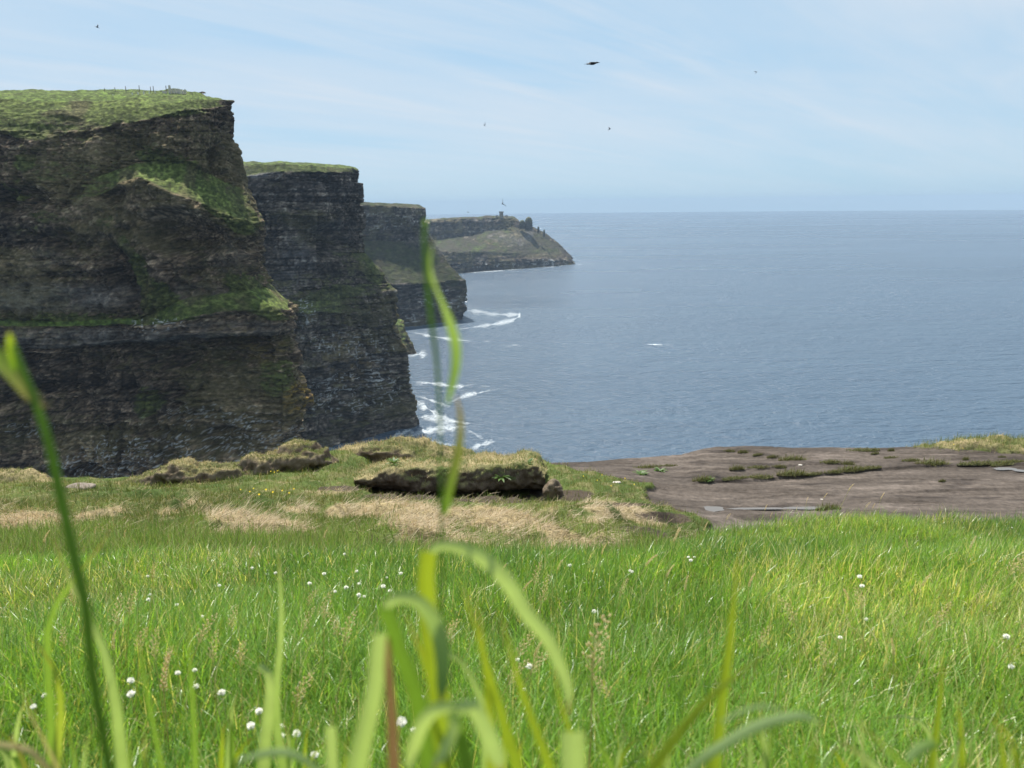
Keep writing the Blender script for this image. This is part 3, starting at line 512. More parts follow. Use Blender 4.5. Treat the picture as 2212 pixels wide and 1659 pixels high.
# the drop below the edge, down to the sea
nd = 40; ydn = np.linspace(0, 1, nd + 1)[1:] ** 1.6
Xd = Xg[:, -1:] + 0 * ydn; Zt = Zg[:, -1:]; Zd = Zt * (1 - ydn) - .5 * ydn; Yd = Yg[:, -1:] + .15 + 10 * ydn + 1.2 * fbm(Xd * .15, Zd * .2, 0, 4, 150) * ss(0, .05, ydn) - .3 * (np.floor(Zd * 1.7 + .4 * fbm(Xd * .3, Zd, 0, 2, 3)) % 2) * ss(0, .01, ydn)
Cd = mixc((.08, .07, .06), (.17, .145, .12), np.clip(.5 + fbm(Xd * .2, Zd * 1.5, 0, 4, 151), 0, 1))
GX, GY, GZ = np.hstack([Xg, Xd]), np.hstack([Yg, Yd]), np.hstack([Zg, Zd]); GC = np.concatenate([Cf, Cd], 1)
GV = np.stack([GX, GY, GZ], -1).reshape(-1, 3); F = gridF(*GX.shape); sm = np.hstack([s, np.ones_like(Xd)]).ravel()
isl = sm[F].mean(1) > .5
def submesh(name, F, mat, V=GV, C=GC.reshape(-1, 3)):
    u, inv = np.unique(F, return_inverse=True); return mesh_data(name, V[u], inv.reshape(F.shape), mat, C[u])
tag(obj('ground', submesh('ground', F[~isl], M['soil'])), 'grassy clifftop ground falling away to the cliff edge', None, None, 'structure')
tag(obj('rock_ledge', submesh('rock_ledge', F[isl], M['slab'])), 'bare brown mudstone ledge at the cliff edge', None, None, 'structure')
def hit(px, row, lift=0.0, y0=.9, y1=27.0, n=2600):
    d = ray(px, row); ys = np.geomspace(y0, y1, n); P = ORG + d[None] * (ys / d[1])[:, None]; h = Hh(P[:, 0], P[:, 1]) + lift
    k = np.argmax(P[:, 2] <= h); k = k if P[k, 2] <= h[k] else n - 1
    p = P[k].copy(); p[2] = h[k] - lift; return p
def hitfast(px, row, lift=0.0, y0=.9):
    return hit(px, row, lift, y0, n=500)
# ---- puddles
mw, nt, N, L = new_mat('puddle_water'); o_ = node(nt, 'ShaderNodeOutputMaterial'); b_ = node(nt, 'ShaderNodeBsdfPrincipled', Roughness=.04); b_.inputs['Base Color'].default_value = (.13, .12, .11, 1); b_.inputs['IOR'].default_value = 1.45; L.new(b_.outputs[0], o_.inputs[0])
for i, (px, row, rx, ry) in enumerate(PUD):
    c = hit(px, row, 0, 9.0); e = at(px + rx, row, c[1]); w = abs(e[0] - c[0]); dy = abs(sea_at(px, row - ry, c[2])[1] - c[1]) + .01
    th = np.linspace(0, 2 * PI, 40, endpoint=False); r = 1 + .32 * fbm(np.cos(th) * 1.5 + i, np.sin(th) * 1.5, 0, 3, 160)
    P = np.stack([c[0] + w * r * np.cos(th), c[1] + dy * r * np.sin(th), np.full(40, c[2] + .022)], 1); P = np.r_[P, [[c[0], c[1], c[2] + .022]]]
    Ft = np.array([[a, (a + 1) % 40, 40] for a in range(40)])
    tag(obj('puddle', mesh_data('puddle', P, Ft, mw, smooth=False)), None, None, None, 'structure')
# ------------------------------------------------------------------ turf banks and clods (their own lumps of peat with grass on top)
def mound(name, spine, label, cat='turf bank', group=None, seed=0, over=.25, nu=110, nv=46, peat=(.12, .088, .062), topveg=1.0):
    sp = np.array([[*at(p, r, Y), w, h] for p, r, Y, w, h in spine]); S = catmull(sp, nu)
    t = np.linspace(0, PI, nv); u = np.linspace(0, 1, nu); endf = np.sqrt(np.clip(np.sin(u * PI), 0, 1)) ** .3
    c, sn = -np.cos(t), np.sin(t) ** .42
    Wd, Hg = S[:, 3] * endf, S[:, 4] * endf
    Y = S[:, 1:2] + Wd[:, None] * (c[None] * .5 - over * (sn[None] ** 2) * (c[None] < 0) * 0) ; Z = S[:, 2:3] + Hg[:, None] * sn[None] - .08
    # undercut front: lower front pushed back beneath the lip
    front = ss(.15, .9, -c)[None]; low = 1 - ss(.25, .65, sn)[None]; Y = Y + Wd[:, None] * over * front * low
    X = S[:, 0:1] + 0 * Y
    n = fbm(X * 1.3, Y * 1.3 + Z, Z * 2, 4, seed); n2 = fbm(X * 5, Y * 5, Z * 7, 3, seed + 1)
    G = np.stack([X, Y, Z], -1); N = gnormals(G); N = N * np.sign((N[..., 2:3] * 1).mean() + 1e-9)
    G = G + N * (.27 * n + .08 * n2 + .07 * (1 - 2 * np.abs(fbm(X * 2.4, Y * 2.4, Z * 4, 3, seed + 2))))[..., None] * np.minimum(1, Hg * 2)[:, None, None]
    N = gnormals(G); N = N * np.sign(N[..., 2].mean()); nzz = N[..., 2]
    for k in range(2): nzz = (nzz + np.roll(nzz, 1, 0) + np.roll(nzz, -1, 0) + np.roll(nzz, 1, 1) + np.roll(nzz, -1, 1)) / 5
    v = ss(.54, .80, nzz + .25 * n2) * topveg
    Cc = mixc(mixc(peat, (.22, .175, .13), np.clip(.4 + n2 + .4 * n, 0, 1)), mixc((.075, .095, .03), (.30, .24, .13), np.clip(.5 + 1.2 * n, 0, 1)), v)
    Vt = G.reshape(-1, 3); Ff = gridF(nu, nv)
    me = mesh_data(name, Vt, Ff, M['peat'], Cc.reshape(-1, 3)); root = obj(name, None, loc=sp[len(sp) // 2, :3]); pt = obj('peat', me, root); pt.matrix_parent_inverse.identity(); pt.location = [-float(a) for a in sp[len(sp) // 2, :3]]
    tag(root, label, cat, group); return root, Vt, Ff, v.ravel(), sp[len(sp) // 2, :3]
BANK = []
BANK.append(mound('turf_bank', [(205,1058,21.0,.5,.2),(280,1057,20.8,.9,.40),(330,1056,20.8,1.0,.62),(375,1055,20.8,1.1,.86),(405,1053,20.8,1.1,.84),(440,1051,20.8,1.1,.74),(490,1048,21,1.0,.80),(540,1045,21.1,1.0,.76),(600,1040,21.2,.9,.7),(650,1036,21.3,.7,.5)], 'long low eroded turf ridge at the cliff edge, humped in its middle', seed=201))
BANK.append(mound('turf_bank', [(450,1048,21.2,.7,.5),(500,1045,21.2,.9,.66),(550,1040,21.2,1.1,.80),(600,1034,21.4,1.3,.90),(650,1026,21.6,1.4,1.12),(690,1017,21.8,1.2,1.0),(712,1008,22,.9,.6),(730,1004,22.2,.5,.2)], 'eroded turf hump with a brown peat face, right next to the sea cliff', seed=211))
BANK.append(mound('turf_bank', [(-200,1050,21,1.0,.3),(-60,1048,21,1.3,.45),(40,1048,21,1.2,.38),(110,1050,21,1.0,.22),(160,1050,21,.6,.1)], 'flat grassy hump at the cliff edge behind the tall dark stem', seed=221))
BANK.append(mound('peat_clod', [(1172,1062,19.2,.4,.2),(1195,1064,19.2,.6,.42),(1216,1062,19.3,.35,.2)], 'fallen brown peat clod at the right end of the undercut bank', 'peat clod', 'loose peat clods', seed=231, nu=30, nv=24, topveg=.2))
BANK.append(mound('peat_clod', [(928,975,24.4,.2,.1),(937,976,24.4,.3,.16),(947,976,24.4,.2,.1)], 'small dark peat clod on top of the mound, left of the tall stem', 'peat clod', 'loose peat clods', seed=241, nu=20, nv=14, topveg=0))
BANK.append(mound('peat_clod', [(950,977,24.4,.2,.1),(966,978,24.4,.3,.17),(983,978,24.4,.2,.08)], 'small dark peat clod on top of the mound, behind the tall stem', 'peat clod', 'loose peat clods', seed=251, nu=20, nv=14, topveg=0))
BANK.append(mound('turf_bank', [(700,985,24.6,.6,.15),(760,985,24.4,1.3,.4),(820,982,24.4,1.6,.60),(880,984,24.3,1.6,.52),(960,992,24.2,1.4,.42),(1060,1000,24,1.3,.30),(1160,1004,24,.9,.15)], 'sunlit grassy mound on the edge behind the undercut bank', seed=261, over=.05))
BANK.append(mound('turf_bank', [(1950,975,26,.7,.1),(1990,975,26,1.2,.30),(2040,976,26,1.6,.34),(2110,978,26,2.0,.46),(2200,980,26,2.4,.50),(2330,982,26,2.2,.5),(2500,984,26,1.2,.2)], 'green tussocky hummock at the right end of the rock ledge', seed=271, over=.05, topveg=1.0))
# the big undercut bank: a slab of turf over a dark hollow
st_ = [(765,1042,1040,1036,.2),(800,1063,1050,1020,.5),(850,1073,1056,1010,.85),(920,1078,1058,1008,1.0),(1000,1080,1058,1010,1.0),(1080,1080,1056,1004,1.0),(1130,1080,1050,996,.95),(1160,1077,1046,1000,.85),(1178,1068,1048,1020,.4)]
net = []
for px, rb, rl, rt, k in st_:
    Yl = 19.4
    net.append([at(px, rb + 2, Yl + 1.3 * k + .2), at(px, rl + 3, Yl + 1.35 * k + .2) , at(px, rl + 1, Yl + .35), at(px, rl - 3, Yl), at(px, (rl + rt) / 2, Yl - .05), at(px, rt + 4, Yl + .10), at(px, rt, Yl + .5), at(px, rt - 10 * k, Yl + 1.6), at(px, rt - 16 * k, Yl + 3.2), at(px, rt - 8 * k, Yl + 4.6)])
Gb, sb = resample_net(net, 260, 150, 4); N = gnormals(Gb); sgn = np.sign(N[:, 120:, 2].mean()); N *= sgn
x, y, z = Gb[..., 0], Gb[..., 1], Gb[..., 2]; n = fbm(x * 1.5, y * 1.5, z * 2.5, 5, 301); n2 = fbm(x * 6, y * 6, z * 9, 3, 302)
Gb = Gb + N * (.16 * n + .045 * n2 + .05 * (1 - 2 * np.abs(fbm(x * 2.2, z * 4, y, 3, 303))))[..., None]
N = gnormals(Gb) * sgn; v = ss(.35, .62, N[..., 2] + .3 * n2 + .1 * n)
Cc = mixc(mixc((.085, .063, .046), (.165, .13, .10), np.clip(.4 + n2 + .5 * n, 0, 1)), mixc((.07, .095, .028), (.32, .26, .14), np.clip(.5 + 1.3 * fbm(x * 1.1, y * 1.1, 0, 4, 305), 0, 1)), v)
rt_ = obj('turf_bank', None, loc=at(970, 1080, 19.4)); tag(rt_, 'wide undercut turf bank with a brown peat lip over a dark hollow', 'turf bank')
me = mesh_data('turf_bank_peat', Gb.reshape(-1, 3), gridF(260, 150), M['peat'], Cc.reshape(-1, 3)); pb_ = obj('peat', me, rt_, loc=-at(970, 1080, 19.4))
BANK.append((rt_, Gb.reshape(-1, 3), gridF(260, 150), v.ravel(), at(970, 1080, 19.4)))
# ------------------------------------------------------------------ grass blades
def blades(P, Lh, Wd, az, lean, curl, C, seg=3, face=None):
    """P roots, Lh length, Wd width, az azimuth of the lean, lean and curl in radians, C colour (n,3) or (n,2,3) for root and tip"""
    n = len(P); t = np.linspace(0, 1, seg + 1); ang = lean[:, None] + curl[:, None] * t[None] ** 1.3
    dl = Lh[:, None] / seg; dx = np.sin(ang) * dl; dz = np.cos(ang) * dl
    hx = np.concatenate([np.zeros((n, 1)), np.cumsum(dx[:, :-1] * .5 + dx[:, 1:] * .5, 1)], 1); hz = np.concatenate([np.zeros((n, 1)), np.cumsum(dz[:, :-1] * .5 + dz[:, 1:] * .5, 1)], 1)
    d = np.stack([np.cos(az), np.sin(az), 0 * az], 1); fa = (az + PI / 2 + rng.uniform(-.9, .9, n)) if face is None else face
    w = np.stack([np.cos(fa), np.sin(fa), 0 * fa], 1)
    ctr = P[:, None] + d[:, None] * hx[..., None] + np.array([0, 0, 1.0])[None, None] * hz[..., None]
    hw = Wd[:, None] * .5 * np.clip(1 - t[None] ** 1.8, .06, 1) * (0.75 + .25 * np.minimum(1, t[None] * 4))
    V = np.stack([ctr - w[:, None] * hw[..., None], ctr + w[:, None] * hw[..., None]], 2).reshape(-1, 3)
    k = np.arange(n)[:, None] * (2 * (seg + 1)) + np.arange(seg)[None] * 2
    F = np.stack([k, k + 1, k + 3, k + 2], -1).reshape(-1, 4)
    if C.ndim == 2: Cv = np.repeat(C, 2 * (seg + 1), 0)
    else: Cv = (C[:, :1] * (1 - t)[None, :, None] + C[:, 1:] * t[None, :, None]); Cv = np.repeat(Cv, 2, 1).reshape(-1, 3)
    return V, F, Cv
def lush_col(x, y, n):
    a = np.clip(.5 + .9 * fbm(x * .9, y * .9, 0, 3, 400) + .4 * (rng.random(n) - .5), 0, 1); C = mixc((.075, .170, .024), (.215, .360, .060), a); C = mixc(C, (.30, .30, .11), ss(.05, .5, fbm(x * .45, y * .6, 8, 3, 402)) * .25)
    C = mixc(C, (.30, .32, .07), (rng.random(n) < .16) * rng.uniform(.3, 1, n)); C = mixc(C, (.58, .50, .26), (rng.random(n) < .08 + .20 * ss(.1, .5, fbm(x * .8, y * .8, 3, 3, 401))) * .9)
    C = mixc(C, (.17, .20, .07), ss(3.0, 5.2, y) * .6 * rng.random(n))
    return C * rng.uniform(.6, 1.4, (n, 1)) * np.array([1.04, 1.14, 1.05])
# meadow: roots spread with a density that follows what the eye resolves
def sample(n, y0, y1, pw, umax=.86, pad=.5):
    q = rng.random(n); y = (y0 ** (1 - pw) + q * (y1 ** (1 - pw) - y0 ** (1 - pw))) ** (1 / (1 - pw)) if abs(pw - 1) > 1e-6 else y0 * (y1 / y0) ** q
    x = rng.uniform(-1, 1, n) * (umax * y + pad); return x, y
n = int(430000 * DENS); x, y = sample(n, .95, 5.7, .35, .86, 2.0)
crest = CREST + .25 * fbm(x * .8, 1, 0, 3, 410); mid_ = ss(-.30, -.15, x / y) * (1 - ss(.14, .24, x / y)); keep = ((y < crest + .35) | (x / y < .22)) & (y < 5.9 - 1.5 * mid_ + .5 * fbm(x * 1.5, y * 1.5, 0, 3, 415)); x, y = x[keep], y[keep]; n = len(x); z = Hh(x, y)
clump = fbm(x * 3.2, y * 3.2, 0, 3, 411); hgt = (.10 + .06 * fbm(x * 1.1, y * 1.1, 0, 3, 412) + .05 * clump) * rng.uniform(.55, 1.45, n)
hgt *= 1 - .35 * ss(3.9, 5.2, y) * (x / y < .15); wdt = rng.uniform(.0022, .0042, n) * (1 + .25 * ss(2, 5, y))
azf = PI * fbm(x * .7, y * .7, 4, 2, 413) * 1.2 + rng.normal(0, 1.7, n); lean = np.abs(rng.normal(.2, .3, n)) + .15 * ss(.1, .5, clump); curl = np.abs(rng.normal(.5, .6, n))
lc = lush_col(x, y, n); V, F, C = blades(np.stack([x, y, z - .01], 1), hgt, wdt, azf, lean, curl, np.stack([lc * np.array([1.15, 1.0, 1.2]), lc], 1), 3)
tag(obj('meadow_grass', mesh_data('meadow_grass', V, F, M['blade'], C)), 'bright green meadow grass covering the slope in front', None, None, 'stuff')
# short and dry turf further down
n = int(265000 * DENS); x, y = sample(n, 4.6, 25, 1.0, .95, 2.0); s = slabmask(x, y); keep = (s < .3) & (y < edgeY(x / y) - .05) & ~((y < 6.3) & (x / y > .22)); x, y = x[keep], y[keep]; n = len(x); z = Hh(x, y)
px, row = proj(np.stack([x, y, z], 1)); nn = fbm(x * 1.1, y * .8, 0, 5, 120); nf = fbm(x * 4, y * 2.5, 0, 4, 122)
dry = ss(.3, .8, blobs(px, row, DRY) * .85 + .75 * nn + .35 * nf) * ss(5, 6.2, y); pe = ss(.35, .7, blobs(px, row, PEATB) + .4 * nf + .3 * nn)
hollow = (y > 18.3) & (y < 21.4) & (px > 790) & (px < 1180); keep = (rng.random(n) > pe * .88) & ~hollow; x, y, z, dry, nn, nf, px, row = [a[keep] for a in (x, y, z, dry, nn, nf, px, row)]; n = len(x)
isd = rng.random(n) < dry * .88 + .05
g = mixc((.075, .115, .020), (.20, .235, .055), np.clip(.5 + nn + rng.normal(0, .25, n), 0, 1)); g = mixc(g, mixc((.11, .21, .03), (.27, .37, .07), rng.random(n)), 1 - ss(6, 11, y)); g = mixc(g, (.30, .26, .12), (rng.random(n) < .22) * .9); g = mixc(g, (.19, .20, .05), ss(1180, 1300, px) * ss(1080, 1050, row) * .7)
d = mixc((.30, .23, .13), (.60, .50, .35), rng.random(n)) * rng.uniform(.55, 1.15, (n, 1)); C = np.where(isd[:, None], d, g * rng.uniform(.8, 1.2, (n, 1)))
L_ = np.where(isd, rng.uniform(.10, .29, n), rng.uniform(.05, .14, n) * (1 + 1.1 * (1 - ss(5, 9, y)) + .8 * ss(.1, .5, nf))) * (.8 + .025 * y); Wd = rng.uniform(.003, .006, n) * (.55 + y * .13)
az = np.where(isd, -.75 + .9 * fbm(x * .5, y * .4, 0, 2, 420) + rng.normal(0, .75, n), rng.uniform(0, 2 * PI, n)); lean = np.where(isd, rng.uniform(.75, 1.45, n), np.abs(rng.normal(.35, .3, n))); curl = np.where(isd, rng.uniform(.0, .35, n), np.abs(rng.normal(.4, .3, n)))
V, F, C = blades(np.stack([x, y, z + np.where(isd, .02, -.01)], 1), L_, Wd, az, lean, curl, C, 2)
tag(obj('turf', mesh_data('turf', V, F, M['dry'], C)), 'short green turf with combed patches of bleached dry grass', None, None, 'stuff')
# grass caps of the banks
def scatter(V, F, mask, n):
    c = V[F].mean(1); a = np.linalg.norm(np.cross(V[F[:, 2]] - V[F[:, 0]], V[F[:, 3]] - V[F[:, 1]]), axis=1); w = a * mask[F].mean(1) ** 2; w /= w.sum(); i = rng.choice(len(F), n, p=w); r1, r2 = rng.random((2, n, 1))
    q = V[F[i]]; return (q[:, 0] * (1 - r1) + q[:, 1] * r1) * (1 - r2) + (q[:, 3] * (1 - r1) + q[:, 2] * r1) * r2
for bi, (root, Vb, Fb, vm, org) in enumerate(BANK):
    if vm.max() < .1 or root.name.startswith('peat'): continue
    big = bi == len(BANK) - 1; n = int((9000 if big else 3600) * max(.5, DENS)); P = scatter(Vb, Fb, np.where(vm > .35, vm, 0.0), n)
    t = fbm(P[:, 0] * 1.2, P[:, 1] * 1.2, 0, 3, 430); isd = rng.random(n) < np.clip(.42 + .9 * t, .05, .9) * (.25 if bi == 7 else 1)
    g = mixc((.10, .135, .03), (.22, .25, .07), rng.random(n)); d = mixc((.40, .31, .17), (.58, .47, .28), rng.random(n)); C = np.where(isd[:, None], d, g)
    k = 1.6 if bi == 7 else 1.0
    V, F, C = blades(P - [0, 0, .02] - org, rng.uniform(.06, .22 if bi > 2 else .13, n) * k, rng.uniform(.010, .018, n), rng.uniform(0, 2 * PI, n), np.abs(rng.normal(.5, .4, n)) * (.7 if bi == 7 else 1), np.abs(rng.normal(.5, .4, n)), C, 2)
    c = obj('grass_cap', mesh_data('grass_cap', V, F, M['dry'], C), root)
# small tufts growing in the cracks of the rock ledge
def tuft_me(seed, tall, flat):
    r = np.random.default_rng(seed); n = 420; a = r.uniform(0, 2 * PI, n); q = np.sqrt(r.random(n)); P = np.stack([q * np.cos(a) * .5, q * np.sin(a) * .15, -.01 + 0 * a + .05 * (1 - q)], 1)
    C = mixc((.07, .10, .025), (.20, .20, .07), r.random(n)); C = mixc(C, (.12, .09, .05), (r.random(n) < .2) * .8)
    V, F, C = blades(P, r.uniform(.06, .20, n) * tall * np.where(r.random(n) < .5, 1, .5), r.uniform(.012, .020, n), r.uniform(0, 2 * PI, n), np.abs(r.normal(.5, .4, n)), np.abs(r.normal(.5, .4, n)), C, 2)
    m, k = 18, 7; th = np.linspace(0, 2 * PI, m, endpoint=False); rr = np.linspace(0, 1, k); T, Rr = np.meshgrid(th, rr, indexing='ij'); G = np.stack([Rr * np.cos(T) * .50, Rr * np.sin(T) * .12, .03 * (1 - Rr ** 2) - .01 + .01 * fbm(T * 2, Rr * 4, seed, 2)], -1).reshape(-1, 3)
    i = np.arange(m * k).reshape(m, k); j = np.roll(i, -1, 0); Fm = np.stack([i[:, :-1], j[:, :-1], j[:, 1:], i[:, 1:]], -1).reshape(-1, 4)
    return mesh_data('grass_tuft', np.r_[G, V], np.r_[Fm, F + len(G)], M['dry'], np.r_[np.tile([[.09, .09, .04]], (len(G), 1)), C])
TM = [tuft_me(500 + i, (1, 1.5, .7)[i % 3], 1) for i in range(3)]
TU = [(1575,974,22,'on the far rim of the ledge, first from the step'),(1605,977,20,'on the far rim of the ledge, second from the step'),(1638,982,24,'third along the thin upper crack of the ledge'),(1670,987,24,'fourth along the thin upper crack of the ledge'),(1712,992,52,'longest one, ending the thin upper crack'),
 (1444,1005,34,'round tuft near the sea edge where the ledge begins'),(1398,1009,54,'broad tuft at the turf end of the middle crack'),(1592,1013,30,'short tuft on the middle crack'),(1637,1009,44,'bushy tuft on the middle crack'),(1683,1008,28,'last tuft of the middle crack'),
 (1520,1036,44,'dark leafy tuft at the start of the long lower crack'),(1584,1032,50,'thick tuft second along the long lower crack'),(1640,1030,54,'tuft third along the long lower crack'),(1713,1024,60,'wide tuft midway along the long lower crack'),(1760,1022,40,'thin tuft just past the middle of the lower crack'),(1801,1019,36,'small green tuft in the lower crack'),
 (1839,1014,54,'tuft where the lower crack bends'),(1880,1012,44,'flat tuft after the bend of the lower crack'),(1793,1000,40,'yellowish tuft alone on the upper rock'),(1831,1002,26,'small tuft right of the yellowish one'),(1926,988,30,'tuft alone below the rim hummock'),(1968,994,34,'round tuft left of the long ledge tuft'),
 (2014,1001,62,'large dark tuft at the end of the lower crack'),(1862,971,66,'dark tuft strip on the far rim of the ledge'),(1890,979,18,'tiny tuft under the dark rim strip'),(1925,973,14,'tiny tuft on the rim between strip and hummock'),(2120,1000,90,'long low tuft by the right puddle'),(2168,1003,60,'low tuft beyond the long one'),(2086,992,16,'tiny tuft above the long low one'),(2164,986,16,'tiny tuft under the right hummock'),
 (2035,1040,14,'tiny tuft alone on the lower rock'),(1790,1098,50,'dark moss tuft beside the long puddle'),(2190,996,40,'tuft at the right edge of the ledge')]
for i, (px, row, w, lb) in enumerate(TU):
    p = hitfast(px, row + 2, 0, 9.0); o = obj('grass_tuft', TM[i % 3], loc=p); k = 1.3 * w / FP * p[1] / .98; o.scale = (k, min(k, 1.2) * .9, .6 + .3 * k); o.rotation_euler = (0, 0, rng.uniform(.0, .35))
    tag(o, ('grass tuft, ' + lb) if not lb.startswith(('round tuft','broad tuft','short tuft','bushy','last','dark','thick','tuft','wide','thin','small','flat','yellow','large','tiny','long low','low tuft')) else lb, 'grass tuft', 'tufts growing in the cracks of the rock ledge')
# leafy weed hanging over the bank lip
def rosette(n, L0, W0, seed, el=.6):
    r = np.random.default_rng(seed); ps = []
    for k in range(n):
        a = k * 2.4 + r.uniform(-.3, .3); m = 6; t = np.linspace(0, 1, m); ln = L0 * r.uniform(.6, 1.1); e = el + r.uniform(-.3, .4)
        c = np.stack([np.cos(a) * t * ln * math.cos(e), np.sin(a) * t * ln * math.cos(e), t * ln * math.sin(e) - t ** 2 * ln * .3], 1); w = W0 * np.sin(np.clip(t * .93 + .05, 0, 1) * PI) ** .8; sd = np.array([-math.sin(a), math.cos(a), 0])
        V = np.stack([c - sd * w[:, None] / 2, c + [0, 0, -.15 * W0], c + sd * w[:, None] / 2], 1).reshape(-1, 3); i = np.arange(3 * m).reshape(m, 3); F = np.stack([i[:-1, :-1], i[:-1, 1:], i[1:, 1:], i[1:, :-1]], -1).reshape(-1, 4); ps.append((V, F))
    return join(ps)
M['weed'] = leafmat('weed_leaf', trans=.35, fixed=(.09, .16, .035))
for px, row, Y, s_, lb in ((1083,1032,19.3,.34,'bright leafy weed hanging on the lip of the undercut bank'),(850,1000,19.8,.28,'dark leafy weed on top of the undercut bank at its left'),(1140,1002,19.8,.30,'leafy weed on the highest corner of the undercut bank')):
    V, F = rosette(22, s_, .07, int(px), .5); tag(obj('leafy_weed', mesh_data('leafy_weed', V, F, M['weed']), loc=at(px, row, Y)), lb, 'weed', 'leafy weeds by the cliff edge')
for px, row, s_, lb in ((1385,1025,.34,'bright leafy weed in the flat turf right of the bank'),(1425,1018,.3,'leafy weed at the edge of the bare rock'),(1530,1040,.26,'dark leafy weed on the corner of the lower rock')):
    V, F = rosette(26, s_, .06, int(px), .35); tag(obj('leafy_weed', mesh_data('leafy_weed', V, F, M['weed']), loc=hitfast(px, row, 0, 9.0)), lb, 'weed', 'leafy weeds by the cliff edge')
for px, row, s_, lb in ((935 * 1.0 + 840, 1087 - 8, .05, 'pale flake of stone lying on the middle of the rock ledge'),(1728,1006,.09,'white chip of stone beside the middle crack'),(1332,1042,.13,'grey stone half sunk in the flat turf'),(175,1053,.40,'pale flat rock showing at the cliff edge on the left')):
    p = hitfast(px, row, 0, 9.0); m, k = 16, 9; th = np.linspace(0, 2 * PI, m, endpoint=False); ph = np.linspace(0, PI, k); T, Q = np.meshgrid(th, ph, indexing='ij'); r = 1 + .25 * fbm(np.cos(T) * 2 * np.sin(Q), np.sin(T) * 2 * np.sin(Q), np.cos(Q) * 2 + px, 3, 9)
    G = np.stack([r * np.cos(T) * np.sin(Q) * s_, r * np.sin(T) * np.sin(Q) * s_ * .6, r * np.cos(Q) * s_ * .22], -1).reshape(-1, 3); i = np.arange(m * k).reshape(m, k); j = np.roll(i, -1, 0); F = np.stack([i[:, :-1], j[:, :-1], j[:, 1:], i[:, 1:]], -1).reshape(-1, 4)[:, ::-1]
    tag(obj('loose_stone', mesh_data('loose_stone', G, F, M['palerock' if s_ > .2 else 'stone']), loc=p), lb, 'stone')

# ------------------------------------------------------------------ flowers and seed stalks in the meadow
def where(px, row):
    hx = ['at the far left', 'in the left part', 'left of the middle', 'in the middle', 'right of the middle', 'in the right part', 'at the far right'][int(np.clip(px / 2212 * 7, 0, 6))]
    vy = ['on the crest', 'just below the crest', 'halfway down the meadow', 'low in the meadow', 'by the nearest edge'][int(np.clip((row - 1150) / 90, 0, 4))]
    return vy + ' ' + hx
def unique_labels(items, what):
    g = {}
    for k, (px, row) in enumerate(items): g.setdefault(where(px, row), []).append((px, row, k))
    out = [None] * len(items); O = ['first', 'second', 'third', 'fourth', 'fifth', 'sixth', 'seventh', 'eighth', 'ninth', 'tenth', 'eleventh', 'twelfth']
    for w, l in g.items():
        l.sort()
        for j, (px, row, k) in enumerate(l): out[k] = what + ' ' + w if len(l) == 1 else '%s, %s of its row, %s' % (what, O[min(j, 11)], w)
    return out
def clover_mesh(seed):
    r = np.random.default_rng(seed); ps = []; R0 = .0088
    m, k = 12, 8; th = np.linspace(0, 2 * PI, m, endpoint=False); ph = np.linspace(.02, PI - .02, k); T, Q = np.meshgrid(th, ph, indexing='ij'); G = np.stack([np.cos(T) * np.sin(Q), np.sin(T) * np.sin(Q), np.cos(Q) * .85], -1).reshape(-1, 3) * R0 * .72; i = np.arange(m * k).reshape(m, k); j = np.roll(i, -1, 0); ps.append((G, np.stack([i[:, :-1], i[:, 1:], j[:, 1:], j[:, :-1]], -1).reshape(-1, 4)))
    for q in range(70):
        cz = 1 - 1.75 * (q + .5) / 70; a = q * 2.4; d = np.array([math.sqrt(max(0, 1 - cz * cz)) * math.cos(a), math.sqrt(max(0, 1 - cz * cz)) * math.sin(a), cz]); d /= np.linalg.norm(d); up = np.cross(d, [.3, .2, 1]); up /= np.linalg.norm(up); sd = np.cross(d, up)
        L0 = R0 * r.uniform(.8, 1.5); w = .0013; V = np.array([d * R0 * .5 - up * w, d * R0 * .5 + up * w, d * L0 + up * w * 1.1 + sd * .001, d * L0 - up * w * 1.1 + sd * .001]); ps.append((V, np.array([[0, 1, 2, 3]])))
    return join(ps)
CM = [mesh_data('clover_head', *clover_mesh(s), M['white']) for s in (1, 2)]
ST = mesh_data('clover_stem', *tube([(0, 0, -.14), (.004, .002, -.07), (0, 0, -.006)], [.0011, .001, .001], 5), M['stalk'])
# pixel centre of each clover head seen in the photo
CL = [(283,1472),(283,1499),(96,1503),(424,1483),(479,1497),(542,1570),(641,1586),(606,1580),(607,1590),(382,1309),(321,1297),(324,1285),(437,1333),(474,1267),(320,1248),(421,1449),(384,1454),(545,1228),(595,1238),(73,1530),(680,1630),(560,1540),(700,1240),(744,1198),(771,1236),(866,1239),(836,1250),(748,1270),(724,1280),(842,1276),(787,1290),(669,1262),(776,1262),(828,1268),(775,1285),(912,1508),(893,1577),(871,1622),(1283,1323),(1231,1223),(1361,1234),(1815,1378),(1871,1340),(1857,1247),(2184,1441),(2186,1141),(1487,1206),(1500,1205),(1492,1211),(1862,1268),(1118,1425),(1143,1440),(2174,1377),(1132,1490),(1366,1236)]
labs = unique_labels(CL, 'white clover flower'); CL0 = None
for k, (px, row) in enumerate(CL):
    hh = .125 + .03 * math.sin(k * 2.1); p = hitfast(px, row, hh); p[2] += hh
    if CL0 is None:
        o = obj('clover_flower', None); obj('stem', ST, o); h = obj('flower_head', CM[0], o); CL0 = o
    else:
        o = copy_tree(CL0); o.children[0 if o.children[0].name.startswith('flower') else 1].data = CM[k % 2]
    o.location = p; o.rotation_euler = (rng.uniform(-.3, .3), rng.uniform(-.3, .3), rng.uniform(0, 6)); s_ = rng.uniform(.42, .68); o.scale = (s_, s_, s_ * .85)
    tag(o, labs[k], 'flower', 'white clover flowers in the meadow')
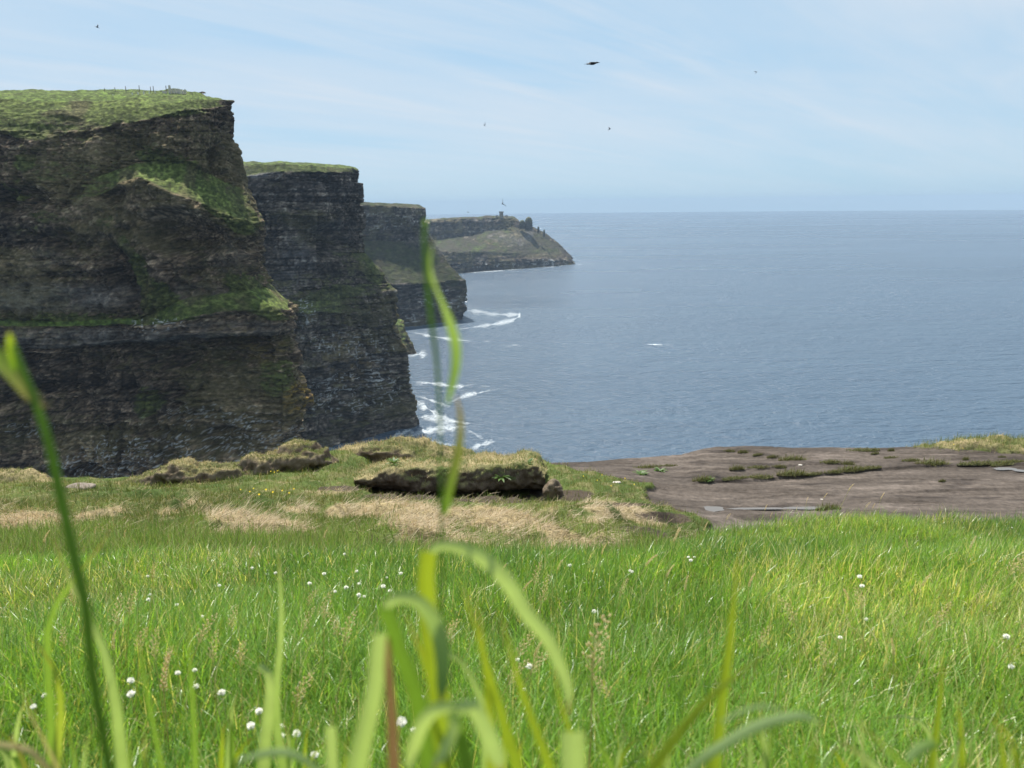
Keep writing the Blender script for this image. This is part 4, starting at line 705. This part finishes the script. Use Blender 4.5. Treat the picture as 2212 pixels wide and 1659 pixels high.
# seed stalks
def panicle(kind, seed):
    r = np.random.default_rng(seed); ps = []; Lh = .06 if kind == 0 else .075; n = 46 if kind == 0 else 34
    for q in range(n):
        t = q / n; zc = Lh * t; a = q * 2.4
        off = (.0028 * (1 - .6 * t)) if kind == 0 else (.013 * (1 - t) ** .8 * r.uniform(.3, 1) + .002); c = np.array([math.cos(a) * off, math.sin(a) * off, zc + (0 if kind == 0 else off * .8)])
        d = np.array([math.cos(a) * (.35 if kind == 0 else .6), math.sin(a) * (.35 if kind == 0 else .6), 1.0]); d /= np.linalg.norm(d); l = .0065 if kind == 0 else .006; w = .0012 if kind == 0 else .0013
        s1 = np.cross(d, [.2, .9, .1]); s1 /= np.linalg.norm(s1); s2 = np.cross(d, s1)
        V = np.array([c, c + d * l * .45 + s1 * w, c + d * l * .45 + s2 * w, c + d * l * .45 - s1 * w, c + d * l * .45 - s2 * w, c + d * l]); ps.append((V, np.array([[0, 1, 2], [0, 2, 3], [0, 3, 4], [0, 4, 1], [5, 2, 1], [5, 3, 2], [5, 4, 3], [5, 1, 4]])))
        if kind == 1 and off > .006: ps.append(tuple([tube([(0, 0, zc - .004), c], [.0004, .0003], 3)[0], np.concatenate([[[a_[0], a_[1], a_[2]], [a_[0], a_[2], a_[3]]] for a_ in tube([(0, 0, zc - .004), c], [.0004, .0003], 3)[1]])]))
    V, F = join(ps); b = .12 * (V[:, 2] / Lh) ** 2 * Lh * 2; V[:, 0] += b; return V, F
PM = [mesh_data('seed_head', *panicle(k, s), M['seed']) for k, s in ((0, 1), (1, 2), (0, 3), (1, 4))]
SM = mesh_data('seed_stem', *tube([(-.03, 0, -.30), (-.012, .004, -.18), (-.003, 0, -.08), (0, 0, .02)], [.0012, .0011, .0010, .0008], 5), M['stalk'])
SD = [(1833,1052,0,1.15),(1903,1070,0,1),(1780,1068,2,.9),(1742,1078,0,.8),(1652,1095,0,.9),(1664,1110,0,.8),(1569,1115,1,.9),(1720,1095,0,.6),(1885,1090,0,.8),(1690,1130,2,.8),(1870,1088,1,.8),(1930,1100,0,.6),(1455,1165,0,1),(1408,1185,2,.9),(1395,1215,0,1),(1640,1215,2,1.1),(1618,1262,0,1),(1521,1140,0,.8),(1460,1150,0,.7),
      (2073,1165,0,1.2),(2180,1235,1,1.3),(2205,1230,1,1.1),(2095,1180,0,.8),(1860,1310,1,1.1),(1833,1290,0,.9),(1715,1335,1,1),(1480,1270,0,.7),(2175,1380,0,1.1),(2207,1350,1,1),(2022,1500,0,1.1),(1960,1175,0,.6),(2150,1110,0,.7),
      (1280,1455,1,1.5),(1318,1500,1,.9),(1120,1410,1,1),(1148,1445,1,.9),(1155,1415,0,.8),(1100,1470,1,.9),(1170,1295,1,1.1),(1155,1255,1,1),(1130,1270,0,.8),(1240,1225,0,.9),(1205,1225,0,.8),(1100,1215,0,.8),(1080,1240,0,.8),(1050,1190,0,.9),(1190,1180,0,.7),(960,1370,1,1),(975,1385,1,.9),(935,1490,1,.9),
      (744,1385,1,1.1),(730,1365,1,.9),(665,1300,1,.9),(700,1330,1,1),(655,1355,1,.8),(690,1480,0,1.3),(540,1200,0,1),(575,1270,2,1),(330,1240,1,1),(352,1300,0,.9),(280,1320,1,1),(255,1345,1,1),(245,1400,0,.9),(300,1400,1,.9),(335,1415,1,.9),(360,1430,1,.8),(355,1490,0,1.5),(375,1535,0,1.1),(430,1380,1,1),(460,1420,1,.9),
      (140,1390,1,.9),(120,1330,0,.9),(160,1300,1,.9),(85,1250,0,.8),(95,1165,0,.9),(40,1170,0,.9),(20,1140,0,.9),(60,1180,2,.9),(170,1150,1,.7),(205,1145,0,.7),(270,1155,0,.7),(430,1165,0,.7),(700,1155,0,.8),(875,1150,1,.7),(930,1140,0,.6),(520,1430,1,.9),(500,1350,1,.9),(620,1410,0,.9),(640,1515,1,1.1),
      (1640,1390,1,.8),(1780,1440,1,.9),(2110,1300,1,.9),(1990,1260,0,.8),(2020,1350,1,.9),(1930,1410,0,.8),(1340,1280,1,.8),(1440,1240,0,.8),(1550,1180,0,.7),(1300,1190,0,.7)]
SD = [(a, b, c, d * (.85 if b > 1150 else .8)) for q, (a, b, c, d) in enumerate(SD) if not (b > 1150 and c != 1 and q % 2)]
labs = unique_labels([(a, b) for a, b, _, _ in SD], 'dry seed head'); P0 = {}
for k, (px, row, kd, s_) in enumerate(SD):
    hh = (.19 + .04 * math.sin(k * 1.7)) * (1.25 if row < 1130 else 1); p = hitfast(px, row + 8, hh) if row > 1135 else None
    if p is None:
        Y = 4.75 + .15 * math.sin(k); p = at(px, row + 8, Y)
    else: p[2] += hh
    if 0 not in P0:
        o = obj('seed_stalk', None); obj('stem', SM, o); obj('seed_head', PM[kd], o); P0[0] = o
    else:
        o = copy_tree(P0[0])
        for c in o.children:
            if c.name.startswith('seed_head'): c.data = PM[kd if kd < 2 else 2]
    for c in o.children:
        if c.name.startswith('stem'): c.scale = (1, 1, max(1.0, (p[2] - float(Hh(p[0], p[1])) + .02) / .30 / s_))
    o.location = p; o.rotation_euler = (rng.uniform(-.15, .15), rng.uniform(-.05, .4), rng.choice([0, PI]) * (rng.random() < .3) + rng.uniform(-.7, .7)); o.scale = (s_, s_, s_); tag(o, labs[k], 'seed head', 'dry seed heads standing in the meadow')
# yellow hawkbits
YF = [(520,1060),(540,1064),(548,1057),(575,1061),(590,1066),(610,1062),(625,1068),(560,1071),(635,1058),(868,1040),(585,1020),(593,1022),(600,1019),(1290,1040),(1320,1052),(1350,1035),(1300,1028),(1370,1048),(1260,1030),(1005,1000),(930,1003),(2080,968),(2150,965),(2060,960)]
ps = []
for q in range(14):
    a = q * 2 * PI / 14; d = np.array([math.cos(a), math.sin(a), .35]); s1 = np.array([-math.sin(a), math.cos(a), 0]); ps.append((np.array([d * .003 - s1 * .002, d * .003 + s1 * .002, d * .017 + s1 * .003, d * .017 - s1 * .003]), np.array([[0, 1, 2, 3]])))
YM = mesh_data('yellow_head', *join(ps), M['yellow']); YS = mesh_data('yellow_stem', *tube([(0, 0, -.16), (.006, 0, -.07), (0, 0, 0)], [.0015] * 3, 4), M['stalk'])
YO = None
def where2(px, row):
    return 'in the turf below the long eroded ridge' if row > 1054 and px < 700 else 'on the eroded hump beside the sea cliff' if px < 700 else 'on top of the undercut bank' if px < 1200 and px > 700 else 'on the green hummock at the ledge end' if px > 2000 else 'in the flat turf between the bank and the bare rock'
cnt = {}
for k, (px, row) in enumerate(YF):
    p = hitfast(px, row, .12, 9.0); p[2] += .14
    if px > 2000: p = at(px, row, 25.6)
    if YO is None: o = obj('yellow_flower', None); obj('stem', YS, o); obj('flower_head', YM, o); YO = o
    else: o = copy_tree(YO)
    o.location = p; o.scale = (1.0, 1.0, 1.0); o.rotation_euler = (.5, rng.uniform(-.2, .2), 0); w = where2(px, row)
    tag(o, 'small yellow flower ' + w, 'flower', 'yellow flowers ' + w)
# ------------------------------------------------------------------ tall out-of-focus grasses on the bank at the lens
def ribbon(pts, wpx, Y, col, fold=.25, twist=0.0, n=26, tip=True, tw2=0.0, base=False):
    """a long leaf through photo points at distance Y; width in photo pixels; returns verts, faces, colours"""
    Yl = np.linspace(Y[0], Y[1], len(pts)) if isinstance(Y, tuple) else [Y] * len(pts)
    Q = catmull(np.array([at(p[0], p[1], y) for p, y in zip(pts, Yl)]), n); T = np.gradient(Q, axis=0); T /= np.linalg.norm(T, axis=1)[:, None]
    view = Q - ORG; view /= np.linalg.norm(view, axis=1)[:, None]; sd = np.cross(T, view); sd /= np.linalg.norm(sd, axis=1)[:, None] + 1e-9; nb = np.cross(sd, T)
    t = np.linspace(0, 1, n); a = twist + tw2 * t; dirw = sd * np.cos(a)[:, None] + nb * np.sin(a)[:, None]; dn = np.cross(dirw, T)
    w = np.interp(t, np.linspace(0, 1, len(wpx)), wpx) / FP * np.linalg.norm(Q - ORG, axis=1) / 2 * (np.clip((1 - t) * 7, 0, 1) ** .7 if tip else 1)
    ks = np.array([-1, -.5, 0, .5, 1.0]); V = Q[:, None] + dirw[:, None] * (w[:, None] * ks[None])[..., None] + dn[:, None] * (w[:, None] * (np.abs(ks) ** 1.3)[None] * fold)[..., None]
    c0, c1 = np.array(col[0]), np.array(col[-1]); C = (c0[None, None] * (1 - t)[:, None, None] + c1[None, None] * t[:, None, None]) * (1 + .12 * (np.abs(ks) < .1))[None, :, None] * (1 + .08 * np.sin(ks * 19))[None, :, None]
    if tip: C = mixc(C, (.30, .19, .09), np.repeat(ss(.90, .99, t)[:, None], 5, 1) * .8)
    return V.reshape(-1, 3), gridF(n, 5), C.reshape(-1, 3)
G1, G2_, G3, YG, BR, GL = (.14, .25, .035), (.19, .31, .06), (.09, .165, .03), (.27, .34, .03), (.17, .105, .075), (.34, .45, .20)
NS = .72
def rootz(px, Y): q = at(px, 1659, Y); return np.array([q[0], q[1], float(Hh(q[0], q[1])) - .01])
def plant(label, leaves, cx, Y, group=None):
    """leaves: (kind, pts from base upward, widths, (col...), kwargs); each is carried down to the plant's own root on the bank"""
    Y = Y * NS; rt = rootz(cx, Y); o = obj('tall_grass_plant', None, loc=rt); tag(o, label, 'grass plant', group or 'tall blurred grasses right at the lens')
    for kind, pts, w, col, kw in leaves:
        kw = dict(kw); yy = kw.pop('Y', Y / NS) * NS
        y0 = yy[0] if isinstance(yy, tuple) else yy
        if kind == 'stem':
            Q = catmull(np.array([at(p[0], p[1], y) for p, y in zip(pts, np.linspace(*yy, len(pts)) if isinstance(yy, tuple) else [yy] * len(pts))]), 30)
            if kw.get('root', 1): Q = np.r_[[rt], Q]
            r = np.interp(np.linspace(0, 1, len(Q)), np.linspace(0, 1, len(w)), w) / FP * yy / 2 if not isinstance(yy, tuple) else np.interp(np.linspace(0, 1, len(Q)), np.linspace(0, 1, len(w)), w) / FP * yy[0] / 2
            V, F = tube(Q, r, 8); C = np.tile(np.array(col[0]), (len(V), 1)) * (1 - np.linspace(0, 1, len(V)))[:, None] + np.array(col[-1]) * np.linspace(0, 1, len(V))[:, None]
        else:
            if kw.pop('root', 1):
                dp = pts[0]; q0 = at(dp[0], dp[1], y0); k = proj(rt[None]); pts = [(float(k[0][0]) * .5 + dp[0] * .5, float(k[1][0]) + 10)] + list(pts) if dp[1] < k[1][0] - 20 else list(pts); w = [w[0] * .6] + list(w)
            V, F, C = ribbon(pts, w, yy, col, **kw)
        obj({'stem': 'stem', 'leaf': 'leaf', 'head': 'seed_head'}[kind], mesh_data('grass_' + kind, V - rt, F, M['leaf'], C), o)
    return o
LF, SMK = 'leaf', 'stem'
plant('tall dark blurred grass stem leaning at the left edge, with long leaves', [
 (SMK, [(238,1670),(225,1600),(212,1530),(197,1436),(184,1305),(163,1215),(144,1130),(128,1060),(116,1000),(98,930),(70,850),(45,790),(28,745)], [17,19,21,23,22,19,12], (G1, G2_), {}),
 (LF, [(30,800),(24,760),(20,716)], [8,16,8], (G1, YG), dict(root=0)),
 (LF, [(-30,735),(0,778),(35,815),(65,850),(103,882)], [16,24,26,24,10], (G2_, (.25,.20,.12)), dict(root=0, Y=.42)),
 (LF, [(265,1660),(258,1590),(250,1523),(240,1465),(228,1414),(210,1370),(188,1327),(165,1283),(144,1239),(122,1187),(107,1135)], [20,22,22,22,20,18,10,5], (G1, GL), dict(Y=.55)),
 (LF, [(112,1660),(110,1560),(105,1480),(102,1400),(104,1349),(118,1310),(144,1274),(170,1240),(193,1213),(220,1170),(245,1134)], [12,13,13,14,15,12,10,5], (G1, G2_), dict(Y=.60)),
 (LF, [(123,1620),(131,1560),(131,1510),(123,1458),(104,1420),(75,1385),(31,1347)], [16,17,18,18,16,12,4], (GL, YG), dict(Y=.58)),
 ], 225, .42)
plant('slender upright grass blade with a short drooping blue-green leaf beside it', [
 (LF, [(612,1660),(602,1600),(596,1502),(602,1430),(607,1370),(608,1320),(606,1283),(603,1230),(600,1175)], [12,13,15,16,15,12,8,4], (G1, GL), dict(Y=.72)),
 (LF, [(572,1610),(580,1540),(583,1490),(580,1455),(571,1437),(560,1438)], [10,20,22,22,20,12], (G3, GL), dict(Y=.70, tip=False)),
 ], 605, .68)
plant('thin straight blurred grass blade between the left stem and the centre', [
 (LF, [(423,1665),(420,1600),(416,1502),(412,1450),(409,1414),(408,1360),(406,1312)], [12,13,13,12,10,7,3], (G1, G2_), {}),
 (LF, [(350,1665),(338,1600),(318,1500),(302,1400),(296,1330)], [8,9,9,7,3], (G1, G2_), {})], 420, .55)
plant('tallest thin grass stem standing in front of the sea, with two narrow leaves', [
 (SMK, [(956,1660),(955,1506),(952,1300),(954,1175),(953,1100),(952,1025),(950,896),(945,801),(938,735),(930,681),(925,635),(922,595),(918,550),(916,510),(918,474)], [10,9,8,7,7,7,7,8,10,13,8], (G1, G2_), {}),
 (LF, [(960,1110),(967,1068),(977,1025),(988,982),(994,930),(993,890),(984,850)], [14,20,22,20,16,12,8], (G1, (.22,.16,.09)), dict(root=0, twist=.3)),
 (LF, [(966,872),(975,835),(983,793),(983,745),(971,698),(955,655),(938,615),(926,575),(930,545),(936,505)], [6,15,20,23,25,21,12,9,12,10,6], (G2_, GL), dict(root=0, twist=.2, tw2=.5)),
 ], 955, .46)
plant('broad clump of arching blurred grass leaves at the bottom centre', [
 (LF, [(952,1600),(951,1525),(941,1440),(925,1330),(920,1250),(926,1192)], [26,30,36,42,42,34], (G1, YG), dict(Y=.42, tip=False)),
 (LF, [(930,1192),(950,1180),(992,1185),(1044,1209),(1096,1261),(1134,1324),(1178,1376),(1208,1436),(1226,1488),(1226,1550)], [16,26,32,34,32,30,28,24,20,16], (GL, GL), dict(root=0, Y=.42, twist=-.3)),
 (LF, [(910,1560),(896,1488),(866,1414),(848,1352),(832,1312)], [28,28,30,34,30], (G3, G1), dict(Y=.40, tip=False)),
 (LF, [(832,1316),(845,1300),(862,1293),(896,1297),(925,1324),(948,1376),(955,1432),(951,1525)], [16,26,32,34,34,30,26,16], (GL, (.10,.19,.07)), dict(root=0, Y=.40, twist=-.3)),
 (LF, [(770,1665),(788,1581),(803,1525),(814,1451),(816,1400),(820,1370)], [30,34,36,38,36,28], (G2_, GL), dict(Y=.38, tip=False)),
 (LF, [(850,1640),(847,1562),(842,1480),(837,1420),(835,1374)], [20,24,24,22,14], (BR, BR), dict(Y=.40, tip=False)),
 (LF, [(953,1600),(950,1535),(933,1475),(908,1405),(885,1350),(872,1310)], [28,30,30,28,22,8], (G3, YG), dict(Y=.44)),
 (LF, [(1045,1560),(1044,1525),(1026,1480),(1000,1432),(980,1414),(958,1402)], [8,12,13,13,11,8], (G1, GL), dict(Y=.5, tip=False)),
 (LF, [(1120,1665),(1089,1562),(1067,1488),(1044,1414),(1022,1339),(1006,1290),(994,1240)], [26,28,28,26,22,14,5], (G1, YG), dict(Y=.46)),
 (LF, [(1062,1620),(1058,1540),(1048,1432),(1038,1350),(1028,1280)], [28,28,26,18,6], (YG, YG), dict(Y=.44)),
 (LF, [(1190,1665),(1152,1562),(1126,1488),(1104,1414),(1090,1360),(1078,1310)], [28,28,27,22,14,5], (G1, YG), dict(Y=.44)),
 (LF, [(885,1660),(900,1600),(918,1558),(945,1533),(972,1530),(980,1560),(965,1610),(930,1665)], [20,28,30,28,24,24,24,20], (GL, GL), dict(root=0, Y=.36, twist=-.4)),
 (LF, [(975,1560),(985,1537),(1015,1527),(1044,1570),(1067,1622),(1085,1670)], [20,28,34,34,34,30], (GL, GL), dict(root=0, Y=.36, twist=-.3)),
 (LF, [(1010,1665),(1000,1610),(990,1570),(978,1540)], [26,28,28,24], (G3, G1), dict(Y=.37, tip=False)),
 (LF, [(1240,1680),(1239,1640),(1238,1600),(1237,1582)], [46,48,48,46], (G2_, GL), dict(Y=.36, tip=False)),
 (LF, [(720,1670),(716,1630),(716,1590),(714,1570)], [20,24,24,20], (G1, GL), dict(Y=.42, tip=False)),
 (LF, [(690,1668),(655,1640),(621,1626),(583,1626),(547,1634),(500,1650)], [12,13,14,14,12,5], (GL, GL), dict(root=0, Y=.40)),
 (LF, [(1240,1600),(1210,1520),(1200,1470),(1196,1400)], [20,18,12,4], (G1, YG), dict(Y=.5)),
 ], 965, .46)
plant('upright blurred blade right of the centre crossed by a leaning one', [
 (LF, [(1540,1670),(1554,1572),(1561,1496),(1573,1420),(1580,1340),(1586,1290),(1592,1249),(1603,1150)], [20,24,27,28,24,18,13,5], (G1, YG), dict(Y=.5)),
 (LF, [(1400,1675),(1447,1610),(1504,1538),(1554,1488),(1618,1439),(1683,1390)], [16,20,20,20,16,5], (YG, YG), dict(Y=.44)),
 ], 1500, .46)
plant('pale arching grass leaf low at the bottom right', [
 (LF, [(1485,1670),(1520,1636),(1561,1610),(1637,1568),(1694,1551),(1735,1547),(1789,1576)], [14,17,19,20,18,15,6], (GL, GL), dict(Y=.42, root=0)),
 (LF, [(1560,1560),(1600,1538),(1637,1527),(1698,1534)], [6,8,8,4], (GL, GL), dict(Y=.4, root=0)),
 (LF, [(1450,1690),(1480,1672),(1485,1668)], [14,14,14], (G1, GL), dict(Y=.42, tip=False)),
 ], 1470, .42)
plant('slanting blurred leaves at the lower right corner', [
 (LF, [(1985,1690),(1956,1659),(1922,1621),(1884,1587),(1846,1558)], [24,26,24,18,6], (G1, G2_), dict(Y=.42)),
 (LF, [(1920,1690),(1890,1655),(1850,1625),(1800,1590)], [18,22,22,8], (GL, GL), dict(Y=.4)),
 (LF, [(1960,1640),(1990,1615),(2022,1605)], [10,18,16], (GL, G2_), dict(Y=.42, root=0, tip=False)),
 ], 1950, .45)
plant('thin upright blade with a fine arched leaf near the right edge', [
 (LF, [(2010,1675),(2020,1600),(2027,1540),(2032,1500),(2036,1400)], [24,22,14,9,3], (G1, YG), dict(Y=.62)),
 (LF, [(2020,1640),(2013,1598),(1998,1570),(1972,1550),(1934,1548),(1884,1558)], [10,11,10,9,7,3], (G3, GL), dict(Y=.85)),
 ], 2015, .6)
# more leaves of the same row of plants, lower and partly out of frame
r2 = np.random.default_rng(77)
for k, px in enumerate((35, 170, 300, 480, 640, 760, 1110, 1330, 1420, 1640, 1760, 1850, 2080, 2190)):
    Y = r2.uniform(.5, .85); lv = []
    for q in range(r2.integers(3, 6)):
        h = r2.uniform(40, 170) * (.7 if k % 3 else 1.0); lx = r2.normal(0, 45); bx = px + r2.uniform(-25, 25)
        lv.append((LF, [(bx, 1675), (bx + lx * .2, 1659 - h * .4), (bx + lx * .55, 1659 - h * .8), (bx + lx, 1659 - h)], [9, r2.uniform(8, 13), r2.uniform(7, 11), 3], (G1, (YG, GL, G2_)[r2.integers(0, 3)]), dict(Y=Y, n=14)))
    plant('short tuft of blurred green blades rising ' + where(px, 1600).replace('by the nearest edge', 'along the bottom'), lv, px, Y)
plant('dry straw-coloured bent stalk at the bottom left corner', [
 (SMK, [(60,1680),(40,1620),(25,1590)], [5,5,4], ((.45,.36,.2), (.5,.4,.22)), {}), (LF, [(-20,1605),(20,1612),(60,1620),(95,1650),(120,1675)], [8,10,10,9,6], ((.5,.42,.2), (.45,.36,.2)), dict(root=0)),
 (LF, [(130,1670),(95,1600),(60,1530),(42,1470)], [7,7,5,3], ((.42,.40,.18), (.5,.42,.24)), {}),
 ], 60, .5)
# ------------------------------------------------------------------ birds
def bird_mesh(wing_up=.2, span=1.0, fold=0.0):
    t = np.linspace(0, 1, 15); r = np.interp(t, [0, .08, .18, .26, .45, .62, .8, 1], [.004, .022, .03, .032, .055, .048, .022, .012]); xx = np.interp(t, [0, 1], [.24, -.26]); zz = np.interp(t, [0, .15, .4, 1], [.0, .015, 0, -.005])
    parts = [tube(np.stack([xx, 0 * xx, zz], 1), r, 10)]
    parts.append(tube([(.24, 0, 0), (.265, 0, -.004), (.285, 0, -.014)], [.008, .006, .001], 6))
    for s in (-1, 1):
        n, m = 10, 6; u = np.linspace(0, 1, n); v = np.linspace(0, 1, m); U, V_ = np.meshgrid(u, v, indexing='ij'); ch = .15 * (1 - .75 * U ** 2); le = .08 - .16 * U * (1 + fold) + .05 * np.sin(U * PI)
        P = np.stack([le - ch * V_, s * (.03 + span * .40 * U), .02 + wing_up * .4 * np.sin(U * 1.7) + .01 * np.sin(V_ * PI)], -1); b = P - [0, 0, .006]
        q = np.concatenate([P.reshape(-1, 3), b.reshape(-1, 3)]); f = gridF(n, m); parts.append((q, np.r_[f, f[:, ::-1] + n * m]))
    n = 5; u = np.linspace(-1, 1, n); P = np.array([[(-.20 - .13 * k, a * (.02 + .045 * k), 0 + .004 * j) for k in (0, 1)] for j in (0, 1) for a in u]).reshape(-1, 3); f = gridF(2 * n, 2)
    parts.append((P, f)); return join(parts)
BM = mesh_data('bird', *bird_mesh(.05, .55, .6), M['bird']); BM2 = mesh_data('gull', *bird_mesh(.5, 1.0, .1), M['gull'])
for px, row, wpx, dist, me, rot, lb in ((1281,137,29,30,BM,(.1,-.12,.15),'black bird gliding in the open sky, largest and darkest of the birds'),(1085,440,12,60,BM2,(1.2,.3,1.9),'dark bird banking right above the tower'),(210,59,10,110,BM2,(.5,.4,.4),'faint bird in the top left corner of the sky'),
        (1047,271,8,120,BM2,(1.1,.3,1.0),'faint bird in the sky above the third headland'),(1317,279,9,120,BM2,(.6,-.5,-.6),'small faint bird in the sky below the black bird'),(1634,156,7,140,BM2,(.3,-.8,.2),'tiny faint bird to the right of the black bird'),(1011,459,5,160,BM2,(.3,.3,.6),'tiny bird just above the horizon beside the far headland')):
    p = at(px, row, dist); o = obj('bird', me, loc=p); s_ = wpx / FP * dist / (.55 if me is BM else .6); o.scale = (s_,) * 3; o.rotation_euler = rot; tag(o, lb, 'bird', 'birds in the sky')
# ------------------------------------------------------------------ sun, sky, haze, camera
SUN_EL, SUN_AZ = R_(60), R_(-26)              # azimuth measured from the view direction, minus is left
sd = np.array([math.sin(SUN_AZ) * math.cos(SUN_EL), math.cos(SUN_AZ) * math.cos(SUN_EL), math.sin(SUN_EL)])
from mathutils import Vector, Matrix
sl = bpy.data.lights.new('sun', 'SUN'); sl.energy = 5.0; sl.angle = R_(.9); sl.color = (1.0, .955, .88); so = bpy.data.objects.new('sun', sl); COL.objects.link(so); so.rotation_euler = Vector(sd).to_track_quat('Z', 'Y').to_euler(); so.location = (0, 0, 300)
w = bpy.data.worlds.new('World'); SC.world = w; w.use_nodes = True; nt = w.node_tree; nt.nodes.clear(); L = nt.links
sky = node(nt, 'ShaderNodeTexSky', sky_type='NISHITA', sun_disc=False); sky.sun_elevation = SUN_EL; sky.sun_rotation = SUN_AZ; sky.altitude = 100; sky.air_density = 1.0; sky.dust_density = .6; sky.ozone_density = 2.0
tc = node(nt, 'ShaderNodeTexCoord'); sp = node(nt, 'ShaderNodeSeparateXYZ'); L.new(tc.outputs['Generated'], sp.inputs[0])
ad = node(nt, 'ShaderNodeMath', operation='ADD'); ad.inputs[1].default_value = .10; L.new(sp.outputs[2], ad.inputs[0])
mx_ = node(nt, 'ShaderNodeMath', operation='MAXIMUM'); mx_.inputs[1].default_value = .02; L.new(ad.outputs[0], mx_.inputs[0])
dv = node(nt, 'ShaderNodeVectorMath', operation='SCALE'); iv = node(nt, 'ShaderNodeMath', operation='DIVIDE'); iv.inputs[0].default_value = 1.0; L.new(mx_.outputs[0], iv.inputs[1]); L.new(tc.outputs['Generated'], dv.inputs[0]); L.new(iv.outputs[0], dv.inputs['Scale'])
def cloud(scale, loc, rot, st, lo, hi, det=7.0, dis=.6):
    m0 = node(nt, 'ShaderNodeMapping'); m0.inputs['Rotation'].default_value = (0, 0, rot); L.new(dv.outputs[0], m0.inputs['Vector']); mp = node(nt, 'ShaderNodeMapping'); mp.inputs['Location'].default_value = loc; mp.inputs['Scale'].default_value = (st[0], st[1], .15); L.new(m0.outputs[0], mp.inputs['Vector'])
    n = node(nt, 'ShaderNodeTexNoise', Scale=scale, Detail=det, Roughness=.55, Distortion=dis); L.new(mp.outputs[0], n.inputs['Vector'])
    mr = node(nt, 'ShaderNodeMapRange', interpolation_type='SMOOTHSTEP'); mr.inputs['From Min'].default_value = lo; mr.inputs['From Max'].default_value = hi; L.new(n.outputs[0], mr.inputs['Value']); return mr.outputs[0]
c1 = cloud(.42, CLOUD_LOC, -.6, (.5, 1.2), .24, .66); c2 = cloud(1.1, (3, 1, 0), -.75, (.3, 2.0), .36, .80, 8.0, 1.5)
m1 = node(nt, 'ShaderNodeMath', operation='MULTIPLY'); m1.inputs[1].default_value = .75; L.new(c1, m1.inputs[0]); m2 = node(nt, 'ShaderNodeMath', operation='MULTIPLY_ADD'); m2.inputs[1].default_value = .35; L.new(c2, m2.inputs[0]); L.new(m1.outputs[0], m2.inputs[2])
hz = node(nt, 'ShaderNodeMapRange'); hz.inputs['From Min'].default_value = 0.0; hz.inputs['From Max'].default_value = .13; hz.inputs['To Min'].default_value = .12; hz.inputs['To Max'].default_value = 1.0; L.new(sp.outputs[2], hz.inputs['Value'])
m3 = node(nt, 'ShaderNodeMath', operation='MULTIPLY'); L.new(m2.outputs[0], m3.inputs[0]); L.new(hz.outputs[0], m3.inputs[1]); m3.use_clamp = True
tint = node(nt, 'ShaderNodeVectorMath', operation='MULTIPLY'); tint.inputs[1].default_value = SKY_TINT; L.new(sky.outputs[0], tint.inputs[0])
mb = node(nt, 'ShaderNodeMix', data_type='RGBA'); mb.inputs[0].default_value = .8; L.new(tint.outputs[0], mb.inputs[6]); mb.inputs[7].default_value = (*SKY_BASE, 1)
mc = node(nt, 'ShaderNodeMix', data_type='RGBA'); L.new(m3.outputs[0], mc.inputs[0]); L.new(mb.outputs[2], mc.inputs[6]); mc.inputs[7].default_value = (*CLOUD_COL, 1)
bg = node(nt, 'ShaderNodeBackground', Strength=SKY_STR); L.new(mc.outputs[2], bg.inputs[0]); wo = node(nt, 'ShaderNodeOutputWorld'); L.new(bg.outputs[0], wo.inputs[0])
if HAZE > 0:
    V, F = box((0, 4800, 84.5), (20400, 10800, 171)); m, nt, N, L = new_mat('sea_haze'); o_ = node(nt, 'ShaderNodeOutputMaterial'); pv_ = node(nt, 'ShaderNodeVolumePrincipled'); pv_.inputs['Density'].default_value = HAZE; pv_.inputs['Color'].default_value = (*HAZE_COL, 1); pv_.inputs['Anisotropy'].default_value = 0.0
    L.new(pv_.outputs[0], o_.inputs['Volume']); tag(obj('haze', mesh_data('haze', V, F, m, smooth=False)), 'thin blue sea haze over the water and cliffs', None, None, 'stuff')
cd = bpy.data.cameras.new('camera'); co = bpy.data.objects.new('camera', cd); COL.objects.link(co); SC.camera = co
cd.sensor_width = 36; cd.lens = 26; cd.clip_start = .02; cd.clip_end = 100000; cd.dof.use_dof = True; cd.dof.focus_distance = 6.0; cd.dof.aperture_fstop = 5.8
mt = Matrix(((_Rt[0], _Up[0], -_F[0], 0), (_Rt[1], _Up[1], -_F[1], 0), (_Rt[2], _Up[2], -_F[2], EYE), (0, 0, 0, 1))); co.matrix_world = mt
SC.render.engine = 'CYCLES'; SC.cycles.use_denoising = True; SC.cycles.denoiser = 'OPENIMAGEDENOISE'; SC.cycles.max_bounces = 8; SC.cycles.transmission_bounces = 5; SC.cycles.diffuse_bounces = 3; SC.cycles.glossy_bounces = 3; SC.cycles.transparent_max_bounces = 16; SC.cycles.volume_bounces = 0; SC.cycles.sample_clamp_indirect = 6; SC.cycles.caustics_reflective = False; SC.cycles.caustics_refractive = False
SC.render.resolution_x, SC.render.resolution_y = 1024, 768
SC.view_settings.view_transform = 'Standard'; SC.view_settings.look = 'None'; SC.view_settings.exposure = EXPO; SC.view_settings.gamma = 1
